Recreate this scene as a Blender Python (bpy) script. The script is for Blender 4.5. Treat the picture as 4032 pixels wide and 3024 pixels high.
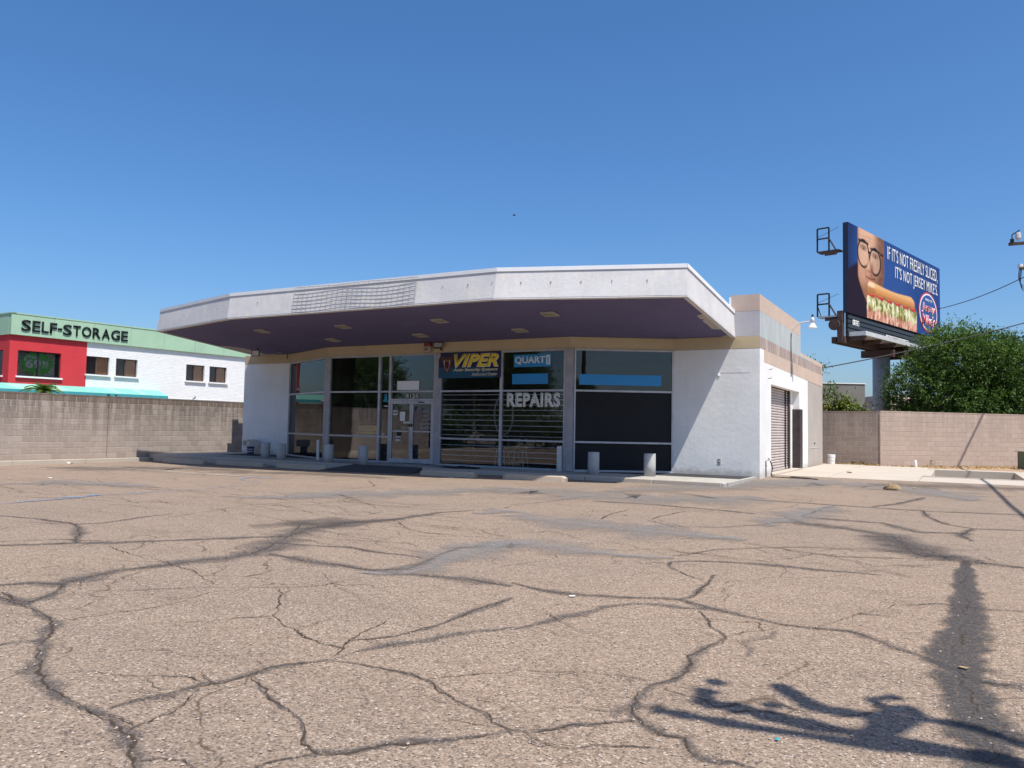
import bpy, bmesh, math, random
import numpy as np
from mathutils import Vector, Matrix
random.seed(7); RNG = np.random.default_rng(11)
S = bpy.context.scene
for o in list(bpy.data.objects): bpy.data.objects.remove(o)
COL = S.collection
# ------------------------------------------------------------------ camera
CAM = Vector((25.801, -23.131, 1.42))
cd = bpy.data.cameras.new('camera'); cam = bpy.data.objects.new('camera', cd); COL.objects.link(cam)
cd.sensor_width = 36.0; cd.lens = 3102.93 / 4032 * 36.0; cd.clip_start = 0.05; cd.clip_end = 6000
YAW, PITCH, ROLL = -0.5121, 0.0543, 0.0184
def cam_axes():
    F = Vector((0, math.cos(PITCH), math.sin(PITCH))); U = Vector((0, -math.sin(PITCH), math.cos(PITCH))); R = Vector((1, 0, 0))
    c, s = math.cos(ROLL), math.sin(ROLL)
    R2, U2 = c * R + s * U, -s * R + c * U
    rot = Matrix.Rotation(-YAW, 3, 'Z')
    return rot @ F, rot @ R2, rot @ U2
FW, RT, UP = cam_axes()
cam.matrix_world = Matrix(((RT.x, UP.x, -FW.x, CAM.x), (RT.y, UP.y, -FW.y, CAM.y), (RT.z, UP.z, -FW.z, CAM.z), (0, 0, 0, 1)))
S.camera = cam
# ------------------------------------------------------------------ light
SUN = Vector((0.417, -0.178, 0.891)).normalized()
w = bpy.data.worlds.new('World'); S.world = w; w.use_nodes = True
wn = w.node_tree; bg = wn.nodes['Background']
sky = wn.nodes.new('ShaderNodeTexSky'); sky.sky_type = 'NISHITA'; sky.sun_disc = False
sky.sun_elevation = math.asin(SUN.z); sky.sun_rotation = math.atan2(SUN.x, SUN.y)
sky.altitude = 340; sky.air_density = 1.0; sky.dust_density = 2.2; sky.ozone_density = 8.0
hs = wn.nodes.new('ShaderNodeHueSaturation'); hs.inputs['Saturation'].default_value = 1.15; wn.links.new(sky.outputs[0], hs.inputs['Color']); wn.links.new(hs.outputs[0], bg.inputs[0]); bg.inputs[1].default_value = 0.118
sl = bpy.data.lights.new('sun', 'SUN'); sl.energy = 4.6; sl.angle = math.radians(0.53); sl.color = (1.0, 0.95, 0.87)
so = bpy.data.objects.new('sun', sl); COL.objects.link(so); so.rotation_euler = SUN.to_track_quat('Z', 'Y').to_euler(); so.location = (40, -20, 60)
S.view_settings.view_transform = 'Standard'; S.view_settings.look = 'None'
S.view_settings.exposure = 0.45; S.view_settings.gamma = 1.0
S.render.engine = 'CYCLES'
# ------------------------------------------------------------------ materials
MATS = {}
def newmat(name):
    m = bpy.data.materials.new(name); m.use_nodes = True; MATS[name] = m
    nt = m.node_tree; b = nt.nodes['Principled BSDF']; return m, nt, b
def N(nt, t, **kw):
    n = nt.nodes.new(t)
    for k, v in kw.items():
        if hasattr(n, k): setattr(n, k, v)
        else: n.inputs[k].default_value = v
    return n
def L(nt, a, b): nt.links.new(a, b)
def ramp(nt, fac, p0, p1, c0=(0, 0, 0, 1), c1=(1, 1, 1, 1)):
    r = nt.nodes.new('ShaderNodeValToRGB'); e = r.color_ramp.elements
    e[0].position = p0; e[1].position = p1; e[0].color = c0; e[1].color = c1
    L(nt, fac, r.inputs[0]); return r
def mixc(nt, fac, a, b, mode='MIX'):
    m = nt.nodes.new('ShaderNodeMix'); m.data_type = 'RGBA'; m.blend_type = mode
    for i, v in ((0, fac), (6, a), (7, b)):
        if isinstance(v, (int, float)): m.inputs[i].default_value = v
        elif isinstance(v, tuple): m.inputs[i].default_value = (*v[:3], 1)
        else: L(nt, v, m.inputs[i])
    return m.outputs[2]
def coords(nt, scale=(1, 1, 1)):
    g = nt.nodes.new('ShaderNodeNewGeometry'); mp = nt.nodes.new('ShaderNodeMapping'); mp.inputs['Scale'].default_value = scale
    L(nt, g.outputs['Position'], mp.inputs[0]); return mp.outputs[0]
def noise(nt, vec, scale, detail=4, rough=0.55):
    n = nt.nodes.new('ShaderNodeTexNoise'); n.inputs['Scale'].default_value = scale; n.inputs['Detail'].default_value = detail
    n.inputs['Roughness'].default_value = rough; L(nt, vec, n.inputs['Vector']); return n.outputs['Fac']
def bump(nt, b, h, strength=0.3, dist=0.01):
    n = nt.nodes.new('ShaderNodeBump'); n.inputs['Strength'].default_value = strength; n.inputs['Distance'].default_value = dist
    L(nt, h, n.inputs['Height']); L(nt, n.outputs[0], b.inputs['Normal'])
def plain(name, col, rough=0.6, metal=0.0, var=0.12, scale=3.0, bumps=0.0, bscale=60.0, spec=0.4):
    m, nt, b = newmat(name); v = coords(nt)
    c2 = tuple(x * (1 - var) for x in col); c1 = tuple(min(1, x * (1 + var * 0.6)) for x in col)
    f = ramp(nt, noise(nt, v, scale, 5), 0.3, 0.7).outputs[0]
    L(nt, mixc(nt, f, c2, c1), b.inputs['Base Color'])
    b.inputs['Roughness'].default_value = rough; b.inputs['Metallic'].default_value = metal; b.inputs['Specular IOR Level'].default_value = spec
    if bumps: bump(nt, b, noise(nt, v, bscale, 4), bumps, 0.01)
    return m
def stucco(name, col, dirt=(0.4, 0.36, 0.32), dirtamt=0.25, streak=0.15, bscale=70, bstr=0.35, base_dirt=0.0, rough=0.9, patch=None, patchamt=0):
    """painted stucco: trowel relief, blotches, weather streaks, grime"""
    m, nt, b = newmat(name); v = coords(nt)
    big = ramp(nt, noise(nt, v, 0.9, 6, 0.62), 0.35, 0.75).outputs[0]
    st = ramp(nt, noise(nt, coords(nt, (5.5, 5.5, 0.35)), 1.6, 5, 0.65), 0.5, 0.8).outputs[0]
    c = mixc(nt, big, col, tuple(x * 0.86 for x in col))
    f = nt.nodes.new('ShaderNodeMath'); f.operation = 'MULTIPLY'; L(nt, st, f.inputs[0]); f.inputs[1].default_value = streak
    c = mixc(nt, f.outputs[0], c, dirt)
    fine = ramp(nt, noise(nt, v, 14, 6, 0.7), 0.56, 0.8).outputs[0]
    f2 = nt.nodes.new('ShaderNodeMath'); f2.operation = 'MULTIPLY'; L(nt, fine, f2.inputs[0]); f2.inputs[1].default_value = dirtamt
    c = mixc(nt, f2.outputs[0], c, dirt)
    if patch:
        pf = ramp(nt, noise(nt, coords(nt, (1.5, 1.5, 0.8)), 2.2, 6, 0.7), 0.52, 0.62).outputs[0]
        f3 = nt.nodes.new('ShaderNodeMath'); f3.operation = 'MULTIPLY'; L(nt, pf, f3.inputs[0]); f3.inputs[1].default_value = patchamt
        c = mixc(nt, f3.outputs[0], c, patch)
    if base_dirt:   # splash line of soil along the foot of the wall
        g = nt.nodes.new('ShaderNodeNewGeometry'); sx = nt.nodes.new('ShaderNodeSeparateXYZ'); L(nt, g.outputs['Position'], sx.inputs[0])
        ad = nt.nodes.new('ShaderNodeMath'); ad.operation = 'MULTIPLY_ADD'; L(nt, noise(nt, v, 5, 5), ad.inputs[0]); ad.inputs[1].default_value = -0.35; L(nt, sx.outputs[2], ad.inputs[2])
        rr = ramp(nt, ad.outputs[0], -0.02, 0.16, (base_dirt,) * 3 + (1,), (0, 0, 0, 1))
        c = mixc(nt, rr.outputs[0], c, (0.30, 0.25, 0.19))
    L(nt, c, b.inputs['Base Color']); b.inputs['Roughness'].default_value = rough; b.inputs['Specular IOR Level'].default_value = 0.25
    h = nt.nodes.new('ShaderNodeMath'); h.operation = 'MULTIPLY_ADD'; L(nt, noise(nt, v, bscale, 5, 0.6), h.inputs[0]); h.inputs[1].default_value = 1.0
    L(nt, noise(nt, v, 6, 3), h.inputs[2]); bump(nt, b, h.outputs[0], bstr, 0.012)
    return m
def glassmat(name, tint, fres=1.62, rough=0.004, wav=0.02):
    m, nt, b = newmat(name); nt.nodes.remove(b); out = nt.nodes['Material Output']
    t = N(nt, 'ShaderNodeBsdfTransparent'); t.inputs[0].default_value = (*tint, 1)
    g = N(nt, 'ShaderNodeBsdfGlossy'); g.inputs['Roughness'].default_value = rough
    fr = N(nt, 'ShaderNodeFresnel'); fr.inputs[0].default_value = fres
    mx = N(nt, 'ShaderNodeMixShader'); L(nt, fr.outputs[0], mx.inputs[0]); L(nt, t.outputs[0], mx.inputs[1]); L(nt, g.outputs[0], mx.inputs[2])
    bp = N(nt, 'ShaderNodeBump'); bp.inputs['Strength'].default_value = wav; bp.inputs['Distance'].default_value = 0.05
    L(nt, noise(nt, coords(nt), 0.8, 2), bp.inputs['Height']); L(nt, bp.outputs[0], g.inputs['Normal'])
    # a film of dust on the pane
    d = N(nt, 'ShaderNodeBsdfDiffuse'); d.inputs[0].default_value = (0.35, 0.33, 0.3, 1)
    f = ramp(nt, noise(nt, coords(nt, (1, 1, 0.6)), 2.5, 5, 0.7), 0.45, 0.9, (0.008, 0.008, 0.008, 1), (0.05, 0.05, 0.05, 1))
    m2 = N(nt, 'ShaderNodeMixShader'); L(nt, f.outputs[0], m2.inputs[0]); L(nt, mx.outputs[0], m2.inputs[1]); L(nt, d.outputs[0], m2.inputs[2])
    L(nt, m2.outputs[0], out.inputs[0]); return m
def attrcolor(name, rough=0.6):
    m, nt, b = newmat(name); a = N(nt, 'ShaderNodeAttribute'); a.attribute_name = 'print'
    L(nt, a.outputs['Color'], b.inputs['Base Color']); b.inputs['Roughness'].default_value = 0.9; b.inputs['Specular IOR Level'].default_value = 0.08; return m

def asphalt_mat():
    m, nt, b = newmat('asphalt'); v = coords(nt)
    vo = N(nt, 'ShaderNodeTexVoronoi'); vo.inputs['Scale'].default_value = 85; L(nt, v, vo.inputs['Vector'])
    sp = N(nt, 'ShaderNodeSeparateColor'); L(nt, vo.outputs['Color'], sp.inputs[0])
    r = nt.nodes.new('ShaderNodeValToRGB'); L(nt, sp.outputs[0], r.inputs[0]); cr = r.color_ramp
    cr.interpolation = 'CONSTANT'
    st = [(0.0, (0.075, 0.062, 0.055)), (0.13, (0.190, 0.136, 0.098)), (0.34, (0.272, 0.197, 0.142)), (0.62, (0.328, 0.243, 0.177)), (0.86, (0.42, 0.32, 0.24)), (0.965, (0.56, 0.48, 0.40))]
    while len(cr.elements) < len(st): cr.elements.new(0.5)
    for e, (p, c) in zip(cr.elements, st): e.position = p; e.color = (*c, 1)
    vo2 = N(nt, 'ShaderNodeTexVoronoi'); vo2.inputs['Scale'].default_value = 150; L(nt, v, vo2.inputs['Vector'])
    sp2 = N(nt, 'ShaderNodeSeparateColor'); L(nt, vo2.outputs['Color'], sp2.inputs[0])
    fine = mixc(nt, sp2.outputs[1], (0.105, 0.080, 0.060), (0.415, 0.31, 0.226))
    c = mixc(nt, 0.36, r.outputs[0], fine)
    # binder tone drifts over the lot: rosy tan, worn grey, oil film
    big = ramp(nt, noise(nt, v, 0.16, 5, 0.6), 0.38, 0.68).outputs[0]
    c = mixc(nt, big, c, mixc(nt, 1.0, c, (0.90, 0.93, 0.97), 'MULTIPLY'))
    mid = ramp(nt, noise(nt, coords(nt, (0.5, 1.5, 1)), 0.9, 6, 0.65), 0.5, 0.78).outputs[0]
    c = mixc(nt, mid, c, mixc(nt, 1.0, c, (0.80, 0.79, 0.80), 'MULTIPLY'))
    pit = ramp(nt, noise(nt, v, 19, 3, 0.7), 0.66, 0.74).outputs[0]
    c = mixc(nt, pit, c, mixc(nt, 1.0, c, (0.62, 0.60, 0.60), 'MULTIPLY'))
    wv = N(nt, 'ShaderNodeTexNoise'); wv.inputs['Scale'].default_value = 1.1; wv.inputs['Detail'].default_value = 5; L(nt, v, wv.inputs['Vector'])
    wm = N(nt, 'ShaderNodeVectorMath', operation='MULTIPLY_ADD'); L(nt, wv.outputs['Color'], wm.inputs[0]); wm.inputs[1].default_value = (0.9, 0.9, 0.0); L(nt, v, wm.inputs[2])
    for sc, thr, lo, hi in ((0.62, 0.0065, 0.46, 0.52), (1.7, 0.010, 0.58, 0.64)):
        ve = N(nt, 'ShaderNodeTexVoronoi'); ve.feature = 'DISTANCE_TO_EDGE'; ve.inputs['Scale'].default_value = sc; L(nt, wm.outputs[0], ve.inputs['Vector'])
        cr_ = N(nt, 'ShaderNodeMapRange'); L(nt, ve.outputs['Distance'], cr_.inputs[0]); cr_.inputs[1].default_value = thr * 0.3; cr_.inputs[2].default_value = thr; cr_.inputs[3].default_value = 0.8; cr_.inputs[4].default_value = 0.0
        ms = ramp(nt, noise(nt, v, 0.28 if sc < 1 else 0.2, 3, 0.6), lo, hi).outputs[0]
        br_ = ramp(nt, noise(nt, v, 7.0, 4, 0.7), 0.36, 0.52).outputs[0]
        m1 = N(nt, 'ShaderNodeMath', operation='MULTIPLY'); L(nt, cr_.outputs[0], m1.inputs[0]); L(nt, ms, m1.inputs[1])
        m3 = N(nt, 'ShaderNodeMath', operation='MULTIPLY'); L(nt, m1.outputs[0], m3.inputs[0]); L(nt, br_, m3.inputs[1])
        c = mixc(nt, m3.outputs[0], c, (0.075, 0.052, 0.034))
    L(nt, c, b.inputs['Base Color']); b.inputs['Roughness'].default_value = 0.93; b.inputs['Specular IOR Level'].default_value = 0.2
    h = N(nt, 'ShaderNodeMath', operation='MULTIPLY_ADD'); L(nt, vo.outputs['Distance'], h.inputs[0]); h.inputs[1].default_value = -0.7; L(nt, noise(nt, v, 30, 4), h.inputs[2])
    bump(nt, b, h.outputs[0], 0.55, 0.012)
    return m
def stain_mat(name, col, soft=0.45, nscale=7.0, grain=0.5, maxa=0.9, rough=0.8):
    """tar, sealer, paint or soil lying on the asphalt; the ribbon attribute w (0 rim, 1 middle) and noise fray it out"""
    m, nt, b = newmat(name); out = nt.nodes['Material Output']; v = coords(nt)
    a = N(nt, 'ShaderNodeAttribute'); a.attribute_name = 'w'
    n1 = noise(nt, v, nscale, 6, 0.7)
    s = N(nt, 'ShaderNodeMath', operation='MULTIPLY_ADD'); L(nt, n1, s.inputs[0]); s.inputs[1].default_value = 1.3; L(nt, a.outputs['Fac'], s.inputs[2])
    r = N(nt, 'ShaderNodeMapRange'); L(nt, s.outputs[0], r.inputs[0]); r.inputs[1].default_value = 0.95; r.inputs[2].default_value = 0.95 + soft; r.inputs[3].default_value = 0.0; r.inputs[4].default_value = maxa
    vo = N(nt, 'ShaderNodeTexVoronoi'); vo.inputs['Scale'].default_value = 75; L(nt, v, vo.inputs['Vector'])
    sp = N(nt, 'ShaderNodeSeparateColor'); L(nt, vo.outputs['Color'], sp.inputs[0])
    g = ramp(nt, sp.outputs[2], 0.45, 0.75, (1, 1, 1, 1), (1 - grain,) * 3 + (1,))
    al = N(nt, 'ShaderNodeMath', operation='MULTIPLY'); L(nt, r.outputs[0], al.inputs[0]); L(nt, g.outputs[0], al.inputs[1])
    c = mixc(nt, sp.outputs[0], tuple(x * 0.75 for x in col), tuple(x * 1.25 for x in col))
    L(nt, c, b.inputs['Base Color']); b.inputs['Roughness'].default_value = rough; b.inputs['Specular IOR Level'].default_value = 0.25
    L(nt, al.outputs[0], b.inputs['Alpha'])
    bump(nt, b, noise(nt, v, 45, 4), 0.5, 0.01)
    return m
def block_mat(name, c1, c2, dark, darkamt=0.7):
    m, nt, b = newmat(name); v = coords(nt)
    oi = N(nt, 'ShaderNodeObjectInfo')
    c = mixc(nt, oi.outputs['Random'], c1, c2)
    st = ramp(nt, noise(nt, coords(nt, (3.2, 3.2, 0.30)), 1.5, 6, 0.72), 0.40, 0.56).outputs[0]
    g = nt.nodes.new('ShaderNodeNewGeometry'); sx = nt.nodes.new('ShaderNodeSeparateXYZ'); L(nt, g.outputs['Position'], sx.inputs[0])
    zz = ramp(nt, sx.outputs[2], 0.0, 1.0)   # run-off stains start at the cap and fade down the wall
    mr = N(nt, 'ShaderNodeMapRange'); L(nt, sx.outputs[2], mr.inputs[0]); mr.inputs[1].default_value = 0.7; mr.inputs[2].default_value = 1.9; mr.inputs[3].default_value = 0.08; mr.inputs[4].default_value = 1.0
    ml = N(nt, 'ShaderNodeMath', operation='MULTIPLY'); L(nt, st, ml.inputs[0]); L(nt, mr.outputs[0], ml.inputs[1])
    m2 = N(nt, 'ShaderNodeMath', operation='MULTIPLY'); L(nt, ml.outputs[0], m2.inputs[0]); m2.inputs[1].default_value = darkamt
    c = mixc(nt, m2.outputs[0], c, dark)
    c = mixc(nt, ramp(nt, noise(nt, v, 40, 4, 0.8), 0.55, 0.8).outputs[0], c, mixc(nt, 1.0, c, (0.8, 0.8, 0.8), 'MULTIPLY'))
    L(nt, c, b.inputs['Base Color']); b.inputs['Roughness'].default_value = 0.95; b.inputs['Specular IOR Level'].default_value = 0.15
    bump(nt, b, noise(nt, v, 80, 5), 0.45, 0.012)
    return m
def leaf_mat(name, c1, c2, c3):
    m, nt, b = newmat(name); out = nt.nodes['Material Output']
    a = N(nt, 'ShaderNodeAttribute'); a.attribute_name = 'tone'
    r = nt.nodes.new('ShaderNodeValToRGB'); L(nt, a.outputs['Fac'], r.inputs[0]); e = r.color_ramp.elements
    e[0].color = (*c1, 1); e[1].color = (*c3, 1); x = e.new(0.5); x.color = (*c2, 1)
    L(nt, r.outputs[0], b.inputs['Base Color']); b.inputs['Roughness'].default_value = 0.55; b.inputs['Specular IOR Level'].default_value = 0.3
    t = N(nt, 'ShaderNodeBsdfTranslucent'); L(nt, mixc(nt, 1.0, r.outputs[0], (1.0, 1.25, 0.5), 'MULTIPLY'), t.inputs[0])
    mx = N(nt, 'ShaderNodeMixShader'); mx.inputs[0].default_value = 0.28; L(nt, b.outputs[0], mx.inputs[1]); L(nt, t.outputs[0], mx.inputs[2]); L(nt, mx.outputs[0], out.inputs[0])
    return m

M = dict(
 asphalt=asphalt_mat(),
 tar=stain_mat('tar_seal', (0.085, 0.077, 0.075), 0.7, 4, 0.7, 0.72),
 crack=stain_mat('crack', (0.062, 0.043, 0.029), 0.5, 16, 0.3, 0.92),
 sealer=stain_mat('grey_sealer', (0.225, 0.210, 0.198), 0.75, 1.4, 0.5, 0.78),
 blue_paint=stain_mat('blue_paint', (0.16, 0.24, 0.36), 0.2, 5, 0.4, 0.9),
 white_paint=stain_mat('white_paint', (0.55, 0.53, 0.48), 0.2, 6, 0.4, 0.85),
 oil=stain_mat('oil', (0.085, 0.074, 0.07), 0.9, 1.6, 0.45, 0.62),
 sand=stain_mat('sand', (0.42, 0.30, 0.19), 0.7, 3.0, 0.3, 0.7),
 concrete=stucco('concrete', (0.47, 0.41, 0.34), (0.26, 0.22, 0.18), 0.35, 0.0, 90, 0.3),
 walk=stucco('sidewalk', (0.40, 0.375, 0.33), (0.22, 0.2, 0.17), 0.35, 0.0, 90, 0.3, patch=(0.47, 0.52, 0.47), patchamt=0.5),
 kerb=stucco('kerb', (0.46, 0.40, 0.33), (0.2, 0.17, 0.14), 0.4, 0.1, 60, 0.4, patch=(0.34, 0.42, 0.50), patchamt=0.25),
 stop=stucco('wheel_stop', (0.45, 0.37, 0.285), (0.22, 0.18, 0.14), 0.4, 0.2, 60, 0.45),
 bollard=stucco('bollard', (0.45, 0.45, 0.44), (0.16, 0.15, 0.14), 0.5, 0.3, 45, 0.5, patch=(0.3, 0.29, 0.27), patchamt=0.4),
 dirt=stucco('dirt', (0.36, 0.24, 0.15), (0.5, 0.4, 0.28), 0.6, 0.0, 30, 0.9),
 ground=plain('far_ground', (0.22, 0.18, 0.14), 0.95, var=0.3, scale=0.5),
 wall_front=stucco('wall_front', (0.80, 0.81, 0.80), (0.42, 0.40, 0.37), 0.22, 0.16, 55, 0.5, base_dirt=0.5),
 wall_white=stucco('wall_white', (0.80, 0.79, 0.76), (0.5, 0.45, 0.4), 0.25, 0.22, 60, 0.35, base_dirt=0.45),
 wall_grey=stucco('wall_grey', (0.42, 0.375, 0.335), (0.5, 0.47, 0.44), 0.2, 0.3, 60, 0.3, base_dirt=0.3),
 tan=stucco('band_tan', (0.53, 0.43, 0.28), (0.30, 0.26, 0.2), 0.2, 0.15, 60, 0.35),
 pink=stucco('band_pink', (0.56, 0.43, 0.345), (0.42, 0.34, 0.29), 0.35, 0.4, 60, 0.35),
 teal=stucco('band_teal', (0.40, 0.44, 0.435), (0.66, 0.66, 0.64), 0.55, 0.9, 40, 0.35, patch=(0.40, 0.38, 0.40), patchamt=0.6),
 brown=stucco('band_brown', (0.33, 0.26, 0.23), (0.66, 0.54, 0.44), 0.4, 1.5, 40, 0.35),
 bandgrey=stucco('band_grey', (0.47, 0.46, 0.48), (0.30, 0.29, 0.30), 0.3, 0.35, 40, 0.35),
 fascia=stucco('fascia', (0.62, 0.61, 0.605), (0.42, 0.40, 0.42), 0.4, 0.25, 30, 0.4, patch=(0.68, 0.65, 0.58), patchamt=0.5),
 soffit=stucco('soffit_purple', (0.138, 0.126, 0.240), (0.12, 0.11, 0.205), 0.2, 0.0, 50, 0.25),
 bare=stucco('bare_plaster', (0.50, 0.44, 0.40), (0.35, 0.3, 0.28), 0.3, 0, 50, 0.3),
 coping=plain('white_metal', (0.80, 0.81, 0.81), 0.45, 0.0, 0.06, 1.5),
 alu=plain('window_frame', (0.46, 0.47, 0.49), 0.45, 0.25, 0.2, 4.0, spec=0.5),
 alu_dark=plain('frame_reveal', (0.10, 0.10, 0.105), 0.5, 0.2),
 post=plain('frame_post', (0.36, 0.35, 0.37), 0.5, 0.1, 0.2, 3.0),
 glass=glassmat('window_glass', (0.86, 0.88, 0.89), 1.53),
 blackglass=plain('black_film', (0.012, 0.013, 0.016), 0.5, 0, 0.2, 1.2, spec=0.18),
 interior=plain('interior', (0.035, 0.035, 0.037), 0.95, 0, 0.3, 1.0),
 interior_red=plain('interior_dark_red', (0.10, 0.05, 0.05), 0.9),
 bar=plain('bar_white', (0.80, 0.78, 0.75), 0.5, 0, 0.15),
 rollslat=plain('roll_slat', (0.50, 0.43, 0.40), 0.55, 0.0, 0.12, 2.0),
 darksteel=plain('dark_steel', (0.055, 0.04, 0.042), 0.5, 0.2, 0.3, 5),
 black=plain('black', (0.012, 0.012, 0.014), 0.6, 0, 0.2),
 blackmat=plain('black_rubber', (0.02, 0.02, 0.022), 0.75, 0, 0.4, 8, 0.6, 30),
 white=plain('white', (0.78, 0.78, 0.76), 0.5, 0, 0.06),
 offwhite=plain('off_white', (0.60, 0.58, 0.54), 0.55, 0, 0.15, 6),
 pale=plain('pale_letter', (0.70, 0.71, 0.64), 0.6, 0, 0.08, 6),
 palewhite=plain('letter_rim', (0.86, 0.87, 0.84), 0.6),
 blue=plain('sticker_blue', (0.022, 0.25, 0.58), 0.35, 0, 0.06),
 navy=plain('banner_navy', (0.017, 0.022, 0.065), 0.6, 0, 0.2),
 bannerblue=plain('banner_teal', (0.012, 0.085, 0.16), 0.6, 0, 0.2),
 yellow=plain('letter_yellow', (0.85, 0.62, 0.05), 0.55, 0, 0.1, 5),
 yellowsign=plain('yellow_sign', (0.78, 0.60, 0.12), 0.6, 0, 0.08),
 olive=plain('sign_print', (0.20, 0.17, 0.05), 0.6),
 snake=plain('snake_brown', (0.10, 0.045, 0.03), 0.6, 0, 0.5, 20),
 snake2=plain('snake_flesh', (0.33, 0.15, 0.11), 0.6, 0, 0.3, 20),
 cyan=plain('decal_cyan', (0.02, 0.30, 0.42), 0.5),
 block=block_mat('cmu_brown', (0.395, 0.338, 0.297), (0.32, 0.268, 0.233), (0.155, 0.127, 0.11), 0.8),
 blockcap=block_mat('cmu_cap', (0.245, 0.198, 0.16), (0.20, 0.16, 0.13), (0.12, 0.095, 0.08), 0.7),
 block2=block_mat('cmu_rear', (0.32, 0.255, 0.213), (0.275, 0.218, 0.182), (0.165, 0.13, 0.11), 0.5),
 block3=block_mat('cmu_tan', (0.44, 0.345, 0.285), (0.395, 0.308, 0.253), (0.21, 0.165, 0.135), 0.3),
 mortar=plain('mortar', (0.47, 0.415, 0.355), 0.95, 0, 0.2, 6),
 mortar_tan=plain('mortar_tan', (0.40, 0.32, 0.265), 0.95, 0, 0.2, 6),
 green=stucco('fascia_green', (0.35, 0.52, 0.37), (0.27, 0.40, 0.29), 0.2, 0.25, 25, 0.12),
 red=stucco('brick_red', (0.56, 0.045, 0.055), (0.4, 0.03, 0.04), 0.2, 0.1, 18, 0.5),
 brickwhite=None, awning=plain('awning_teal', (0.17, 0.46, 0.38), 0.7, 0, 0.08, 1.0), awning2=plain('awning_valance', (0.04, 0.29, 0.33), 0.7),
 awning_light=plain('awning_patch', (0.27, 0.55, 0.42), 0.7),
 letterblack=plain('letter_black', (0.010, 0.011, 0.014), 0.75, spec=.15),
 burst=plain('burst_green', (0.05, 0.34, 0.035), 0.5), greyprint=plain('print_grey', (0.62, 0.66, 0.63), 0.5),
 winbrown=plain('window_brown', (0.09, 0.065, 0.05), 0.5), pane_dark=glassmat('pane_dark', (0.95, 0.93, 0.92), 1.4),
 blind=plain('blind_tan', (0.72, 0.38, 0.19), 0.7, 0, 0.15), blind_dark=plain('screen_dark', (0.085, 0.055, 0.06), 0.8),
 steelbrown=plain('rust_steel', (0.085, 0.05, 0.042), 0.75, 0.1, 0.4, 3), steelblack=plain('board_black', (0.03, 0.035, 0.042), 0.5, 0.1),
 polegrey=plain('pole_grey', (0.33, 0.345, 0.365), 0.55, 0.0, 0.1, 1.5), galv=plain('galvanised', (0.62, 0.62, 0.60), 0.45, 0.2, 0.15, 6),
 latwire=plain('lattice_wire', (0.22, 0.215, 0.215), 0.6), creamtext=plain('cream_text', (0.80, 0.74, 0.50), 0.6), doornavy=plain('door_banner', (0.03, 0.033, 0.13), 0.6), maroon=plain('maroon', (0.05, 0.012, 0.012), 0.6), boarddark=plain('board_navy', (0.012, 0.02, 0.05), 0.6), boardblue=plain('board_blue', (0.018, 0.045, 0.15), 0.5), print=attrcolor('billboard_print'),
 logored=plain('logo_red', (0.52, 0.035, 0.05), 0.5), logoblue=plain('logo_blue', (0.018, 0.07, 0.27), 0.5),
 leaf=leaf_mat('leaf', (0.032, 0.062, 0.014), (0.080, 0.145, 0.028), (0.165, 0.24, 0.055)),
 leafbush=leaf_mat('leaf_bush', (0.045, 0.075, 0.012), (0.11, 0.15, 0.022), (0.26, 0.27, 0.05)),
 leafdry=leaf_mat('leaf_dry', (0.22, 0.13, 0.05), (0.34, 0.22, 0.09), (0.46, 0.33, 0.16)),
 leafpalm=leaf_mat('leaf_palm', (0.04, 0.085, 0.018), (0.08, 0.14, 0.03), (0.2, 0.22, 0.05)),
 bark=plain('bark', (0.10, 0.075, 0.055), 0.95, 0, 0.4, 8, 0.8, 25), timber=plain('pole_timber', (0.10, 0.07, 0.05), 0.9, 0, 0.3, 6),
 wire=plain('wire', (0.015, 0.015, 0.016), 0.6), bgrey=stucco('far_grey', (0.19, 0.185, 0.17), (0.1, 0.1, 0.1), 0.2, 0.25, 30, 0.2), bdark=plain('far_brown', (0.045, 0.03, 0.027), 0.9),
 bpeach=stucco('far_peach', (0.66, 0.52, 0.42), (0.4, 0.3, 0.25), 0.2, 0.2, 30, 0.2), bpost=plain('far_post', (0.42, 0.20, 0.10), 0.8),
 lens=plain('lamp_lens', (0.28, 0.27, 0.20), 0.35), lampframe=plain('lamp_frame', (0.40, 0.36, 0.31), 0.6),
 micro=plain('appliance_white', (0.60, 0.60, 0.57), 0.4, 0, 0.1, 4), microdoor=plain('appliance_window', (0.20, 0.19, 0.16), 0.35),
 bucketblue=plain('bucket_blue', (0.03, 0.045, 0.13), 0.5), hose=plain('hose', (0.04, 0.035, 0.03), 0.7), pvc=plain('pvc', (0.82, 0.82, 0.78), 0.4, 0, 0.04),
 utilgreen=plain('utility_green', (0.11, 0.15, 0.10), 0.6, 0, 0.25, 4), paper=plain('kraft_paper', (0.30, 0.215, 0.11), 0.8, 0, 0.25, 10, 0.6, 30),
 rust=stain_mat('rust_run', (0.42, 0.25, 0.10), 0.6, 9, 0.0, 0.6), chrome=plain('chrome', (0.62, 0.62, 0.6), 0.3, 0.6), brownpost=plain('wood_post', (0.17, 0.09, 0.05), 0.8),
 redbox=plain('alarm_red', (0.20, 0.05, 0.05), 0.6), cream=plain('alarm_cream', (0.42, 0.36, 0.29), 0.6), amber=plain('alarm_lens', (0.28, 0.15, 0.06), 0.4),
 metalroof=plain('roof_deck', (0.42, 0.41, 0.4), 0.8), feather=plain('feather', (0.03, 0.03, 0.035), 0.8),
 street=plain('street', (0.10, 0.095, 0.09), 0.9, 0, 0.2, 1.0), refl_green=plain('tarp_green', (0.03, 0.30, 0.15), 0.6), refl_sign=plain('sign_brown', (0.25, 0.10, 0.04), 0.6, 0, 0.6, 1.5),
)
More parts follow.
